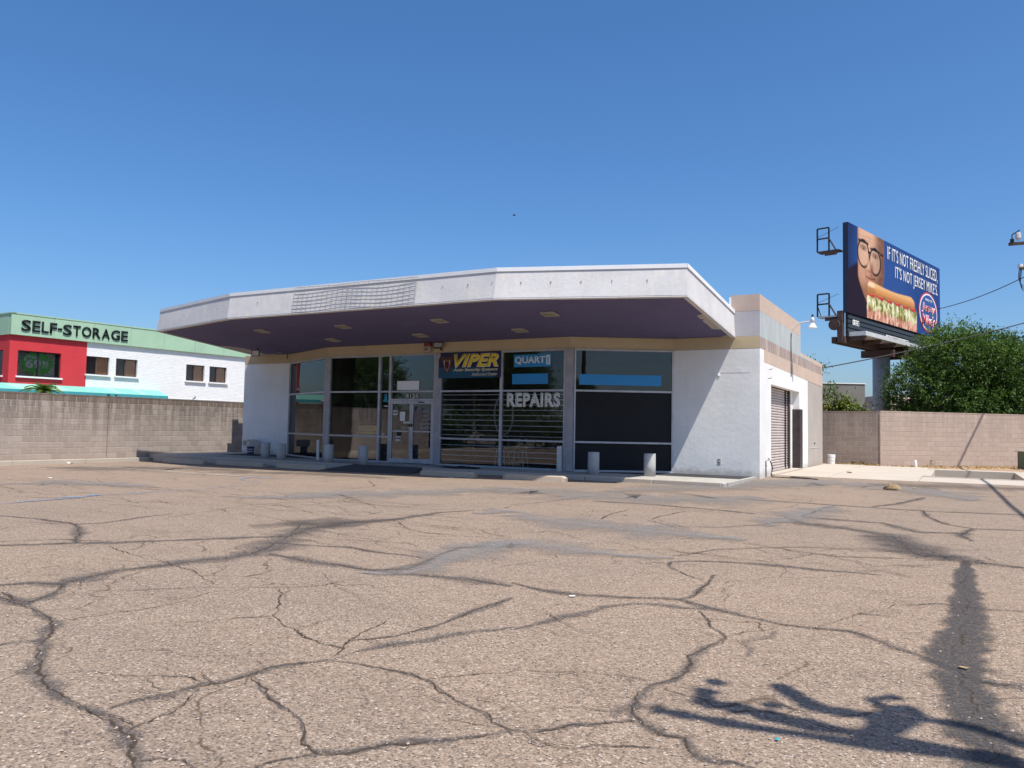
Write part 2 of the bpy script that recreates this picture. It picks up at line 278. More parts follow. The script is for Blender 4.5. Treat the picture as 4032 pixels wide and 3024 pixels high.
def brick_white():
    m, nt, b = newmat('brick_white')
    g = nt.nodes.new('ShaderNodeNewGeometry'); sx = N(nt, 'ShaderNodeSeparateXYZ'); L(nt, g.outputs['Position'], sx.inputs[0])
    cb = N(nt, 'ShaderNodeCombineXYZ'); L(nt, sx.outputs[1], cb.inputs[0]); L(nt, sx.outputs[2], cb.inputs[1])
    br = N(nt, 'ShaderNodeTexBrick'); br.inputs['Scale'].default_value = 1.0; br.inputs['Brick Width'].default_value = 0.30; br.inputs['Row Height'].default_value = 0.10; br.inputs['Mortar Size'].default_value = 0.012
    br.inputs['Color1'].default_value = (0.80, 0.80, 0.785, 1); br.inputs['Color2'].default_value = (0.72, 0.72, 0.71, 1); br.inputs['Mortar'].default_value = (0.70, 0.70, 0.69, 1)
    L(nt, cb.outputs[0], br.inputs['Vector']); L(nt, br.outputs[0], b.inputs['Base Color']); b.inputs['Roughness'].default_value = 0.9
    n1 = noise(nt, coords(nt, (1, 1, 3)), 9, 4); ad = N(nt, 'ShaderNodeMath', operation='SUBTRACT'); L(nt, n1, ad.inputs[0]); L(nt, br.outputs['Fac'], ad.inputs[1])
    bump(nt, b, ad.outputs[0], 0.6, 0.02); return m
M['brickwhite'] = brick_white()
# ------------------------------------------------------------------ object helpers
ORG = {}
def link(o, parent=None, org=(0, 0, 0)):
    COL.objects.link(o); 
    if parent is not None: o.parent = parent
    ORG[o.name] = Vector(org); return o
def thing(name, label, cat, loc, group=None):
    o = bpy.data.objects.new(name, None); o.empty_display_size = 0.2; link(o, None, loc); o.location = loc
    return tag(o, label, cat, group)
def tag(o, label=None, cat=None, group=None, kind=None):
    if label: o['label'] = label
    if cat: o['category'] = cat
    if group: o['group'] = group
    if kind: o['kind'] = kind
    return o
class MB:
    """collects faces in world coordinates, links them as one mesh"""
    def __init__(s): s.v = []; s.f = []; s.mi = []
    def add(s, vs, fs, mi=0):
        k = len(s.v); s.v += [tuple(p) for p in vs]; s.f += [tuple(i + k for i in f) for f in fs]; s.mi += [mi] * len(fs); return s
    def quad(s, a, b, c, d, mi=0): return s.add([a, b, c, d], [(0, 1, 2, 3)], mi)
    def box(s, x0, x1, y0, y1, z0, z1, mi=0):
        return s.add([(x, y, z) for z in (z0, z1) for y in (y0, y1) for x in (x0, x1)],
                     [(0, 2, 3, 1), (4, 5, 7, 6), (0, 1, 5, 4), (2, 6, 7, 3), (0, 4, 6, 2), (1, 3, 7, 5)], mi)
    def obox(s, o, ax, ay, az, mi=0):
        """box from a corner and three edge vectors"""
        o, ax, ay, az = map(Vector, (o, ax, ay, az))
        return s.add([o + ax * i + ay * j + az * k for k in (0, 1) for j in (0, 1) for i in (0, 1)],
                     [(0, 2, 3, 1), (4, 5, 7, 6), (0, 1, 5, 4), (2, 6, 7, 3), (0, 4, 6, 2), (1, 3, 7, 5)], mi)
    def prism(s, pts, z0, z1, mi=0):
        n = len(pts); vs = [(x, y, z0) for x, y in pts] + [(x, y, z1) for x, y in pts]
        return s.add(vs, [tuple(range(n))[::-1], tuple(range(n, 2 * n))] + [(i, (i + 1) % n, n + (i + 1) % n, n + i) for i in range(n)], mi)
    def tube(s, pts, r, n=8, mi=0, cap=True):
        pts = [Vector(p) for p in pts]; rs = r if isinstance(r, (list, tuple)) else [r] * len(pts); vs = []; up = Vector((0, 0, 1)); k = len(pts)
        for i, p in enumerate(pts):
            t = (pts[min(i + 1, k - 1)] - pts[max(i - 1, 0)]).normalized()
            a = t.cross(up) if abs(t.z) < 0.95 else t.cross(Vector((1, 0, 0))); a.normalize(); b = t.cross(a)
            vs += [p + (a * math.cos(q) + b * math.sin(q)) * rs[i] for q in [2 * math.pi * j / n for j in range(n)]]
        fs = [(i * n + j, i * n + (j + 1) % n, (i + 1) * n + (j + 1) % n, (i + 1) * n + j) for i in range(k - 1) for j in range(n)]
        if cap: fs += [tuple(range(n))[::-1], tuple(range((k - 1) * n, k * n))]
        return s.add(vs, fs, mi)
    def lathe(s, c, prof, n=20, mi=0, axis=(0, 0, 1)):
        c = Vector(c); q = Vector((0, 0, 1)).rotation_difference(Vector(axis)); vs = []
        for r, z in prof: vs += [c + q @ Vector((r * math.cos(2 * math.pi * j / n), r * math.sin(2 * math.pi * j / n), z)) for j in range(n)]
        k = len(prof); fs = [(i * n + j, i * n + (j + 1) % n, (i + 1) * n + (j + 1) % n, (i + 1) * n + j) for i in range(k - 1) for j in range(n)]
        fs += [tuple(range(n))[::-1], tuple(range((k - 1) * n, k * n))]
        return s.add(vs, fs, mi)
    def build(s, name, mats, parent=None, bevel=0, smooth=False, org=None):
        me = bpy.data.meshes.new(name)
        off = ORG[parent.name] if parent is not None else Vector(org or (0, 0, 0))
        me.from_pydata([(p[0] - off.x, p[1] - off.y, p[2] - off.z) for p in s.v], [], s.f)
        mats = mats if isinstance(mats, (list, tuple)) else [mats]
        for m in mats: me.materials.append(m)
        if len(mats) > 1: me.polygons.foreach_set('material_index', s.mi)
        bm = bmesh.new(); bm.from_mesh(me); bmesh.ops.recalc_face_normals(bm, faces=bm.faces)
        if bevel: bmesh.ops.bevel(bm, geom=list(bm.edges), offset=bevel, segments=1, affect='EDGES', profile=0.5)
        bm.to_mesh(me); bm.free()
        if smooth: me.polygons.foreach_set('use_smooth', [True] * len(me.polygons))
        o = bpy.data.objects.new(name, me); link(o, parent, off)
        if parent is None and org: o.location = org
        return o
def boxpart(name, m, parent, *b, bevel=0): return MB().box(*b).build(name, m, parent, bevel)
def bez(p, n=12):
    """Catmull-Rom through control points"""
    p = [Vector(q) for q in p]; out = []
    for i in range(len(p) - 1):
        a, b, c, d = p[max(i - 1, 0)], p[i], p[i + 1], p[min(i + 2, len(p) - 1)]
        for k in range(n):
            t = k / n; out.append(0.5 * ((2 * b) + (c - a) * t + (2 * a - 5 * b + 4 * c - d) * t * t + (3 * b - a - 3 * c + d) * t ** 3))
    return out + [p[-1]]
def text(s, name, m, parent, P, eu, ev, bold=0.0, shear=0.0, thick=0.004, space=1.0, mirror=False):
    """lettering fitted to the rectangle P + eu + ev (vectors), standing proud by thick along eu x ev"""
    cu = bpy.data.curves.new('t', 'FONT'); cu.body = s; cu.size = 1; cu.offset = bold; cu.shear = shear; cu.space_character = space; cu.resolution_u = 3; cu.align_x = 'CENTER'; cu.space_line = 0.9
    o = bpy.data.objects.new('t', cu); COL.objects.link(o); bpy.context.view_layer.update()
    me = bpy.data.meshes.new_from_object(o.evaluated_get(bpy.context.evaluated_depsgraph_get()))
    bpy.data.objects.remove(o); bpy.data.curves.remove(cu)
    co = np.array([v.co[:2] for v in me.vertices]); lo, hi = co.min(0), co.max(0); co = (co - lo) / (hi - lo)
    if mirror: co[:, 0] = 1 - co[:, 0]
    P, eu, ev = Vector(P), Vector(eu), Vector(ev); n = eu.cross(ev).normalized(); off = ORG[parent.name] if parent is not None else Vector(P)
    for v, (a, b) in zip(me.vertices, co): v.co = P + eu * a + ev * b + n * thick - off
    bm = bmesh.new(); bm.from_mesh(me); bmesh.ops.dissolve_limit(bm, angle_limit=0.02, verts=bm.verts, edges=bm.edges)
    r = bmesh.ops.extrude_face_region(bm, geom=list(bm.faces)); 
    bmesh.ops.translate(bm, vec=-n * (thick * 0.75), verts=[e for e in r['geom'] if isinstance(e, bmesh.types.BMVert)])
    bmesh.ops.recalc_face_normals(bm, faces=bm.faces); bm.to_mesh(me); bm.free()
    me.name = name; me.materials.clear(); me.materials.append(m)
    ob = bpy.data.objects.new(name, me); link(ob, parent, off)
    if parent is None: ob.location = P
    return ob
def poly(pts, m, name, parent, thick=0.0):
    """flat printed shape from a list of 3D points"""
    return MB().add(pts, [tuple(range(len(pts)))]).build(name, m, parent)
# pixel helpers (photograph coordinates, 4032 wide): used to read real ground positions off the photograph
def ray(x, y): return (FW * 3102.93 + RT * (x - 2016) - UP * (y - 1512)).normalized()
def zg(x, y): return -0.0095 * max(0.0, 14 - x) + 0.09 * min(1, max(0, (y + 4) / 5.9))
def onground(px, py):
    r = ray(px, py); z = 0.0
    for _ in range(12):
        t = (z - CAM.z) / r.z; p = CAM + r * t; z = 0.5 * z + 0.5 * zg(p.x, p.y)
    return Vector((p.x, p.y))
# ------------------------------------------------------------------ dimensions of the shop (metres)
W, XE, XD, XC, XB, YD, DEP = 20.944, 18.388, 15.70, 6.033, 2.585, -1.622, 12.30
ZB, ZT, ZS = 0.13, 3.817, 4.17
# ------------------------------------------------------------------ the setting
def struct(o): return tag(o, kind='structure')
PX0, PX1, PY0, PY1 = 25.15, 27.62, 4.8, 9.8        # sunken loading pit
b = MB(); zz = -0.32
for x0, x1, y0, y1 in ((-2500, PX0, -2500, 2500), (PX1, 2500, -2500, 2500), (PX0, PX1, -2500, PY0), (PX0, PX1, PY1, 2500)): b.quad((x0, y0, zz), (x1, y0, zz), (x1, y1, zz), (x0, y1, zz))
ground = struct(b.build('ground', M['ground']))
b = MB(); xs, ys = [-1.6, 14, 120], [-120, -4, 1.9]
for i in range(2):
    for j in range(2): b.quad(*[(x, y, zg(x, y)) for x, y in ((xs[i], ys[j]), (xs[i + 1], ys[j]), (xs[i + 1], ys[j + 1]), (xs[i], ys[j + 1]))])
lot = struct(b.build('asphalt_lot', M['asphalt']))
# concrete apron beside the shop, with control joints cut between its slabs, and the pit in it
apron = struct(bpy.data.objects.new('concrete_apron', None)); link(apron)
def slab(x0, x1, y0, y1, z=0.1): MB().box(x0, x1, y0, y1, z - 0.12, z + random.uniform(-0.004, 0.004)).build('slab', M['concrete'], apron)
g = 0.008
for x0, x1, y0, y1 in ((W + .02, 22.5, 1.9, 12.9), (22.5, PX0 - .25, 1.9, 12.6), (PX0 - .25, PX1 + .25, 1.9, PY0), (PX0 - .25, PX1 + .25, PY1, 11.7), (PX1 + .25, 36, 1.9, 11.5)): slab(x0 + g, x1 - g, y0 + g, y1 - g)
slab(14.0, W + 0.0, 12.4, 13.3)
b = MB()
b.box(PX0 - .25, PX0, PY0, PY1, -0.9, 0.13); b.box(PX1, PX1 + .25, PY0, PY1, -0.9, 0.13)
b.box(PX0 - .25, PX1 + .25, PY0 - .22, PY0 + .003, -0.9, 0.115); b.box(PX0 - .25, PX1 + .25, PY1 - .003, PY1 + .22, -0.9, 0.135); b.box(PX0, PX1, PY0, PY1, -1.0, -0.9)
struct(b.build('loading_pit', M['concrete']))
struct(MB().quad((20, 11.3, .06), (45, 11.3, .06), (45, 40, .06), (20, 40, .06)).build('dirt_strip', M['dirt']))
# sidewalk slabs and kerbstones along the shop front
walk = struct(bpy.data.objects.new('sidewalk', None)); link(walk); KY = -3.35
xw = [-1.5, 1.2, 3.6, 6.0, 8.4, 10.8, 13.2, 15.6, 18.0, 20.86]
for i in range(len(xw) - 1): MB().box(xw[i] + .004, xw[i + 1] - .004, KY + .155, 0.6, -0.05, ZB - .01 + random.uniform(-.002, .002)).build('slab', M['walk'], walk)
kx = [-1.1, 1.6, 4.1, 6.4, 8.75, 11.55, 13.3, 15.1, 17.0, 18.93, 20.72]
for i in range(len(kx) - 1):
    if i == 4: continue                            # dropped kerb at the ramp
    MB().box(kx[i] + .006, kx[i + 1] - .006, KY, KY + .15, -0.2, ZB - .004).build('kerbstone', M['kerb'], walk, bevel=0.018)
MB().obox((20.72, KY, -.1), (.12, .05, 0), (-.05, .13, 0), (0, 0, .225)).build('kerbstone', M['kerb'], walk, bevel=0.025)
b = MB(); b.add([(8.75, KY + .15, ZB - .012), (11.55, KY + .15, ZB - .012), (11.9, KY - 1.15, zg(11.9, -4.5) + .004), (8.4, KY - 1.15, zg(8.4, -4.5) + .004), (8.75, KY + .15, -.1), (11.55, KY + .15, -.1)], [(0, 1, 2, 3), (0, 3, 4), (1, 5, 2)])
struct(b.build('asphalt_ramp', plain('ramp_asphalt', (0.075, 0.07, 0.07), 0.9, 0, 0.3, 12, 0.6, 60)))
lk = struct(bpy.data.objects.new('side_kerb', None)); link(lk)
for i in range(12):
    y1 = -3.5 - i * 2.5; MB().box(-1.28, -1.13, y1 - 2.495, y1, -0.3, 0.005 + random.uniform(-.006, .006)).build('kerbstone', M['kerb'], lk, bevel=0.015)
struct(MB().box(-1.7, -1.281, -34, -3.4, -0.3, -0.02).build('planting_strip', M['dirt']))
# ------------------------------------------------------------------ cracks, tar, sealer and paint on the lot
RZ = [0.0045]
def ribbon(name, pts, width, m, jitter=0.02, step=0.12, taper=True, wj=0.25, rag=0.0):
    P = [Vector((p[0], p[1])) for p in pts]; ws = width if isinstance(width, (list, tuple)) else [width] * len(P)
    Q, Wd = [], []
    for i in range(len(P) - 1):
        n = max(2, int((P[i + 1] - P[i]).length / step)); n = min(n, 60)
        for k in range(n): Q.append(P[i].lerp(P[i + 1], k / n)); Wd.append(ws[i] + (ws[i + 1] - ws[i]) * k / n)
    Q.append(P[-1]); Wd.append(ws[-1]); n = len(Q)
    ph = [random.uniform(0, 6.28) for _ in range(4)]
    v, f, wa = [], [], []; RZ[0] += 0.00003; dz = RZ[0]
    acc = 0
    for i, q in enumerate(Q):
        t = (Q[min(i + 1, n - 1)] - Q[max(i - 1, 0)]); t = t.normalized() if t.length > 1e-6 else Vector((1, 0)); nn = Vector((-t.y, t.x))
        acc += (Q[i] - Q[i - 1]).length if i else 0
        j = jitter * (math.sin(acc * 9 + ph[0]) + 0.6 * math.sin(acc * 21 + ph[1]) + (0.5 + rag * 1.2) * random.uniform(-1, 1))
        ww = Wd[i] * 0.5 * (1 + wj * math.sin(acc * 5 + ph[2]) + wj * 0.6 * math.sin(acc * 13 + ph[3]))
        ww *= 1 + rag * random.uniform(-1, 1.2)
        if taper and (i < 3 or i > n - 4): ww *= 0.6
        c = q + nn * j
        for s, a in ((-1, 0.0), (0, 1.0), (1, 0.0)):
            p = c + nn * ww * s; v.append((p.x, p.y, zg(p.x, p.y) + dz)); wa.append(a)
        if i:
            k = 3 * i; f += [(k - 3, k - 2, k + 1, k), (k - 2, k - 1, k + 2, k + 1)]
    o = MB().add(v, f).build(name, m, lot); at = o.data.attributes.new('w', 'FLOAT', 'POINT')
    bw = dict(); at.data.foreach_set('value', wa); return o
def LZ(p): return onground(p[0] / 1.0972, 1800 + p[1] / 1.0972)
def RZm(p): return onground(2016 + p[0] / 1.0972, 1800 + p[1] / 1.0972)
def crackline(side, pts, cw=0.022, tar=0, toff=0.02):
    P = [(LZ if side == 'L' else RZm)(p) for p in pts]
    if tar: ribbon('tar_seal', [p + Vector((random.uniform(-toff, toff), random.uniform(-toff, toff))) for p in P], [q * 1.6 for q in tar] if isinstance(tar, list) else tar * 1.6, M['tar'], 0.012, 0.1)
    if cw: ribbon('crack', P, cw * .62 + .0085, M['crack'], 0.012, 0.035, wj=.4, rag=.35)
cl = crackline
cl('L', [(-60, 552), (0, 555), (120, 545), (270, 550), (400, 515), (520, 490), (650, 475), (800, 455), (950, 440), (1080, 420), (1150, 395), (1230, 350), (1330, 310), (1500, 285), (1700, 270), (1900, 240), (2050, 230)], .03, [.16, .2, .2, .34, .34, .3, .32, .32, .4, .6, .7, .7, .5, .4, .3, .2, .1])
cl('L', [(270, 550), (225, 595), (130, 630), (80, 620), (0, 585)], .03, .15)
cl('L', [(-30, 595), (0, 610), (60, 630), (130, 650), (180, 680), (240, 712), (215, 760), (190, 790), (165, 850), (160, 910), (200, 970), (240, 1020), (330, 1070), (400, 1100), (470, 1140), (540, 1200), (575, 1260), (590, 1360)], .026, [.13, .14, .14, .10, .09, .10, .13, .15, .12, .13, .13, .12, .10, .09, .09, .11, .14, .15])
cl('L', [(-40, 818), (0, 815), (80, 800), (160, 800)], .02, .06)
cl('L', [(240, 712), (400, 690), (600, 660), (820, 620)], .014)
cl('L', [(-60, 385), (0, 383), (150, 378), (320, 372), (500, 370), (700, 362), (900, 355), (1080, 348), (1230, 345)], .035, .2)
cl('L', [(320, 372), (345, 325), (330, 290)], .03, .2)
cl('L', [(-60, 253), (0, 255), (150, 265), (330, 290), (450, 285), (600, 262), (740, 245)], .04, .1)
cl('L', [(0, 284), (130, 282), (330, 292)], .03)
cl('L', [(720, 262), (900, 235), (1050, 210), (1250, 195), (1500, 195), (1750, 215), (1900, 230)], .03)
cl('L', [(1150, 370), (1300, 380), (1500, 390), (1650, 415), (1800, 430), (1830, 440)], .03, .12)
cl('L', [(1170, 420), (1320, 450), (1450, 465), (1600, 490), (1750, 485), (1850, 450), (1900, 420), (1990, 395), (2150, 375)], .028, [.3, .3, .22, .2, .3, .12, .1, .1, .1])
cl('L', [(1600, 490), (1850, 515), (2000, 525), (2120, 545), (2212, 560)], .028, [.15, .25, .32, .32, .25])
cl('L', [(470, 385), (560, 420), (700, 450), (850, 500), (920, 550)], .016)
cl('L', [(350, 580), (600, 575), (900, 562), (1190, 565), (1400, 555), (1570, 520)], .015)
cl('L', [(1190, 565), (1220, 595), (1200, 640), (1190, 690), (1230, 730), (1330, 780), (1470, 830), (1430, 870)], .022)
cl('L', [(1190, 690), (1050, 695), (900, 708), (750, 720)], .011)
cl('L', [(470, 1090), (600, 1050), (750, 1020), (880, 985), (1000, 965), (1080, 945), (1180, 910), (1300, 890), (1430, 875)], .016, [.09, .11, .10, .08, .08, .09, .09, .07, .08])
cl('L', [(1430, 875), (1550, 845), (1700, 810), (1850, 790), (2000, 765), (2150, 745), (2212, 735)], 0, [.05, .06, .1, .12, .14, .14, .13])
cl('L', [(1470, 830), (1520, 795), (1700, 775), (1850, 740), (1950, 705), (2050, 665), (2212, 610)], .02, [.03, .03, .03, .05, .08, .12, .12])
cl('L', [(1470, 830), (1520, 790), (1600, 740), (1690, 700)], .012)
cl('L', [(1430, 880), (1600, 905), (1780, 935), (1850, 975), (1900, 1020), (2000, 1070), (2100, 1105), (2130, 1150), (2212, 1195)], .018, .03)
cl('L', [(1850, 965), (1950, 950), (2100, 935), (2212, 925)], .010)
cl('L', [(1080, 955), (1130, 1000), (1200, 1055), (1270, 1110), (1300, 1170), (1320, 1240), (1380, 1280), (1500, 1285), (1700, 1250), (1900, 1230), (2100, 1200), (2212, 1185)], .016, [.02, .03, .035, .035, .03, .03, .05, .07, .08, .07, .06, .05])
cl('L', [(590, 1310), (700, 1305), (780, 1320), (850, 1360)], .014, .02)
cl('L', [(1060, 1350), (1200, 1310), (1330, 1290), (1380, 1280)], .012, .035)
cl('L', [(230, 930), (400, 930), (560, 950), (700, 940), (830, 955), (890, 985)], .013)
cl('L', [(560, 1180), (650, 1145), (740, 1100), (820, 1040), (860, 1000)], .014, .02)
cl('L', [(560, 950), (640, 960), (690, 1000), (780, 1005)], .012)
cl('L', [(1720, 280), (1760, 310), (1850, 330), (2050, 345), (2212, 355)], .03)
cl('L', [(2100, 1105), (2160, 1095), (2212, 1090)], .012)
for p in ([(-40, 90), (0, 95), (160, 105), (400, 120), (600, 135), (850, 150), (1100, 170), (1300, 195)], [(0, 168), (200, 175), (500, 190), (800, 200)], [(380, 52), (600, 62), (900, 78), (1150, 88)], [(160, 105), (320, 96), (420, 112)], [(1590, 100), (1620, 125), (1500, 140)], [(1020, 82), (1200, 95), (1450, 88)]): cl('L', p, .045)
cl('R', [(0, 545), (100, 570), (200, 585), (330, 600), (450, 605), (600, 610), (730, 620), (850, 650), (1000, 690), (1150, 720), (1300, 740), (1450, 755), (1560, 785), (1700, 840), (1830, 885), (1920, 920), (2000, 965), (2100, 985), (2260, 1000)], .022, [.14, .14, .16, .14, .12, .12, .18, .14, .12, .10, .08, .08, .12, .12, .1, .1, .12, .2, .2])
cl('R', [(0, 745), (150, 715), (280, 680), (400, 650), (520, 635), (650, 640), (770, 655), (850, 660)], 0, [.13, .12, .13, .12, .13, .12, .1, .08])
cl('R', [(800, 665), (850, 700), (870, 745), (920, 780), (900, 805), (830, 830), (760, 860), (765, 930), (700, 965), (600, 985), (560, 1000), (540, 1050), (535, 1110), (560, 1160), (640, 1205), (740, 1220), (770, 1270), (820, 1300), (950, 1320), (1060, 1360)], .018, [.03, .03, .03, .04, .06, .09, .1, .09, .09, .07, .07, .08, .09, .08, .08, .08, .07, .09, .12, .12])
cl('R', [(920, 780), (1000, 760), (1080, 750), (1160, 730)], .014)
cl('R', [(860, 700), (950, 715), (1060, 715), (1100, 755)], .012)
cl('R', [(0, 925), (150, 930), (330, 930), (480, 945), (580, 970)], .013)
cl('R', [(0, 1105), (150, 1095), (270, 1085), (400, 1100), (530, 1100)], .011)
cl('R', [(0, 1190), (120, 1180), (250, 1160), (380, 1150), (540, 1150)], .011, .05)
cl('R', [(60, 1190), (150, 1240), (240, 1265), (400, 1255), (560, 1258), (700, 1262)], .010)
cl('R', [(730, 620), (800, 595), (830, 560), (880, 510)], .022, .08)
cl('R', [(820, 530), (740, 505), (690, 480), (690, 455), (760, 450), (900, 455), (1050, 460), (1200, 475), (1400, 495), (1600, 512)], .022, [.03, .03, .03, .05, .1, .14, .16, .18, .2, .1])
cl('R', [(1180, 260), (1250, 285), (1400, 305), (1550, 325), (1640, 345), (1700, 380), (1720, 410), (1780, 430), (1900, 430), (1960, 450), (2050, 460), (2260, 485)], .035, [.1, .4, .5, .5, .7, .8, .7, .5, .5, .4, .3, .25])
P = [RZm(p) for p in ((1962, 450), (1955, 530), (1965, 610), (1968, 690), (1950, 770), (1915, 850), (1935, 920), (1965, 1000), (1990, 1080), (2030, 1160), (2060, 1260), (2080, 1370))]
ribbon('oil_stain', P, [.3, .32, .42, .46, .56, .66, .52, .42, .46, .56, .62, .7], stain_mat('oil_dark', (0.070, 0.064, 0.062), 0.30, 3.0, 0.5, 0.85), 0.0, 0.2, wj=0.03)
ribbon('crack', P, .016, M['crack'], 0.02, 0.04, wj=.5, rag=.35)
for p in ([(350, 190), (600, 205), (900, 230), (1050, 245)], [(980, 180), (1200, 195), (1500, 215), (1800, 235), (2260, 252)], [(1560, 215), (1650, 205), (1780, 175)], [(1990, 310), (1940, 340), (1990, 365)]): cl('R', p, .045, .22)
cl('R', [(1250, 255), (1300, 240), (1350, 220), (1400, 210)], .05, .1)
cl('R', [(1770, 230), (1800, 260), (1870, 290), (1990, 310), (2260, 320)], .04, .14)
cl('R', [(1250, 260), (1450, 275), (1600, 285), (1750, 325), (1950, 330)], .035, .3)
for p in ([(600, 275), (700, 300), (900, 305), (1050, 295), (1180, 280)], [(380, 270), (430, 245), (500, 230)], [(600, 270), (650, 255), (750, 235)], [(0, 205), (150, 195), (330, 170), (420, 160)], [(1180, 400), (1400, 430), (1700, 440)], [(700, 430), (900, 400), (1200, 390), (1500, 400)], [(1700, 640), (1850, 635), (2000, 655), (2212, 670)], [(1500, 680), (1650, 690)]): cl('R', p, .022, .05)
for side, n, box in (('L', 44, (1000, 185, 1900, 350)), ('R', 30, (0, 215, 1250, 470)), ('R', 22, (1200, 370, 2100, 490)), ('L', 22, (0, 60, 1700, 240)), ('L', 12, (100, 560, 2000, 1250)), ('R', 12, (0, 560, 1700, 1200))):   # alligator cracking
    for _ in range(n):
        x, y = random.uniform(box[0], box[2]), random.uniform(box[1], box[3]); pts = [(x, y)]; a = random.uniform(-.35, .35)
        for _k in range(random.randint(2, 5)):
            x += (1 if a > -.12 else -1) * random.uniform(35, 120); y += (a * 40 + random.uniform(-14, 14)) * (1.0 if box[3] < 600 else 2.2); pts.append((x, y))
        cl(side, pts, .018 if box[3] < 600 else .006)
def patch(m, side, pts, wd, name='sealer_stain'): ribbon(name, [(LZ if side == 'L' else RZm)(p) for p in pts], [q * 1.6 for q in wd], m, 0.06, 0.25)
patch(M['sealer'], 'R', [(-20, 250), (200, 280), (400, 300), (600, 320), (850, 342), (1000, 362)], [1.2, 1.3, 1.5, 1.6, 1.3, .6])
patch(M['sealer'], 'R', [(-300, 395), (0, 372), (150, 385), (300, 405), (500, 425), (700, 440)], [.8, 1.0, 1.0, .8, .5, .3])
patch(M['sealer'], 'L', [(1560, 500), (1750, 508), (1850, 470), (2000, 425), (2180, 370)], [.2, .4, .55, .9, 1.0])
patch(M['sealer'], 'R', [(-100, 150), (120, 145), (330, 165), (480, 180), (900, 185), (1050, 170)], [1.2, 2.0, 3.2, 2.6, 2.8, 1.2])
patch(M['sealer'], 'R', [(420, 150), (800, 130), (1050, 112), (1300, 108), (1600, 125), (1850, 160), (2000, 190)], [1.2, 2.5, 3.2, 2.6, 1.8, 2.2, .8])
patch(M['sealer'], 'L', [(950, 172), (1250, 176), (1450, 160), (1700, 158), (1950, 150), (2212, 132)], [.6, 1.2, 2.0, 2.0, 1.4, 1.6])
patch(M['sealer'], 'L', [(2050, 245), (2130, 240), (2212, 232)], [.6, 1.3, 1.4])
patch(M['sealer'], 'R', [(1100, 300), (1250, 250), (1400, 215)], [.5, 1.2, .8])
patch(M['sealer'], 'L', [(0, 118), (250, 112), (480, 118), (700, 132)], [.5, 1.6, 1.2, .4])
patch(M['oil'], 'L', [(180, 45), (500, 50), (800, 48), (1100, 62)], [1.2, 3.0, 2.8, 1.2], 'oil_stain')
patch(M['oil'], 'L', [(900, 66), (1300, 70), (1700, 92)], [1.0, 1.6, .8], 'oil_stain')
patch(M['oil'], 'R', [(1550, 120), (1900, 128), (2260, 140)], [1.6, 2.4, 1.8], 'oil_stain')
patch(M['oil'], 'R', [(1560, 340), (1750, 400), (1900, 450)], [1.0, 1.6, .9], 'oil_stain')
patch(M['oil'], 'L', [(1080, 300), (1300, 290), (1550, 300)], [1.0, 2.2, 1.0], 'oil_stain')
patch(M['oil'], 'R', [(1000, 860), (1060, 810), (1120, 750)], [.1, .14, .1], 'oil_stain')
patch(M['oil'], 'R', [(440, 1130), (520, 1100), (600, 1060)], [.12, .2, .12], 'oil_stain')
patch(M['oil'], 'L', [(1250, 300), (1500, 280), (1750, 270)], [.8, 1.5, .5], 'oil_stain')
patch(M['sand'], 'R', [(1980, 168), (2080, 168), (2180, 168)], [.2, .55, .3], 'sand_stain')
def zleft(q, s=2.212, o=(0, 1780)): return onground(o[0] + q[0] / s, o[1] + q[1] / s)
def paintline(m, pts, w, **k): ribbon(k.get('name', 'paint_line'), [zleft(q, k.get('s', 2.212), k.get('o', (0, 1780))) for q in pts], w, m, 0.01, 0.2)
paintline(M['blue_paint'], [(-60, 462), (0, 455), (250, 432), (540, 410), (700, 396), (860, 377), (1100, 365), (1400, 345), (1700, 328), (2212, 285)], [.05, .1, .15, .22, .17, .12, .1, .08, .07, .05])
paintline(M['blue_paint'], [(530, 398), (620, 396), (700, 400)], .3); paintline(M['blue_paint'], [(780, 376), (860, 377)], .34)
paintline(M['blue_paint'], [(1150, 366), (1250, 364)], .2)
paintline(M['white_paint'], [(620, 112), (830, 126), (1200, 152), (1560, 178), (1900, 200), (2212, 220)], .07)
o5 = (500, 1730)
for q in ([(985, 352), (1075, 330), (1310, 346)], [(985, 352), (1060, 366), (1180, 376)], [(1120, 345), (1190, 343)]): paintline(M['blue_paint'], q, .13, o=o5)
for q in ([(1400, 348), (1528, 355)], [(0, 258), (300, 275), (620, 296)], [(700, 302), (1080, 330)], [(1500, 284), (1620, 278)], [(1700, 288), (1890, 296)], [(2060, 308), (2170, 306)], [(1100, 330), (1310, 346)]): paintline(M['white_paint'], q, .08, o=o5)
for q in ([(710, 288), (900, 264)], [(920, 412), (1000, 405)], [(1660, 305), (1700, 302)], [(0, 240), (60, 240)], [(130, 240), (175, 236)]): paintline(M['white_paint'], q, .09, o=(1400, 1760))
# ------------------------------------------------------------------ the shop
shop = thing('auto_shop', 'low white shop with a wide purple-bellied canopy and dark storefront windows', 'building', (W / 2, 0, 0))
def sp(name, m, *b, bevel=0): return boxpart(name, m, shop, *b, bevel=bevel)
T = 0.22
sp('front_wall', M['wall_front'], 0, XB, 0, T, 0, ZT - .006); fw2 = sp('front_wall', M['wall_front'], XE, W - .004, 0, T, 0, ZT - .006)
# tan band that follows the facets, set in between shadow reveals
outl = [(0.0, 0), (XB, 0), (XC, YD), (XD, YD), (XE, 0), (W - .003, 0)]
for i in range(5):
    a, c = Vector((*outl[i], 0)), Vector((*outl[i + 1], 0)); d = (c - a).normalized(); nn = Vector((-d.y, d.x, 0))
    MB().obox(a + nn * -.004 + Vector((0, 0, ZT)), c - a, nn * T, (0, 0, ZS - ZT)).build('trim_band', M['tan'], shop)
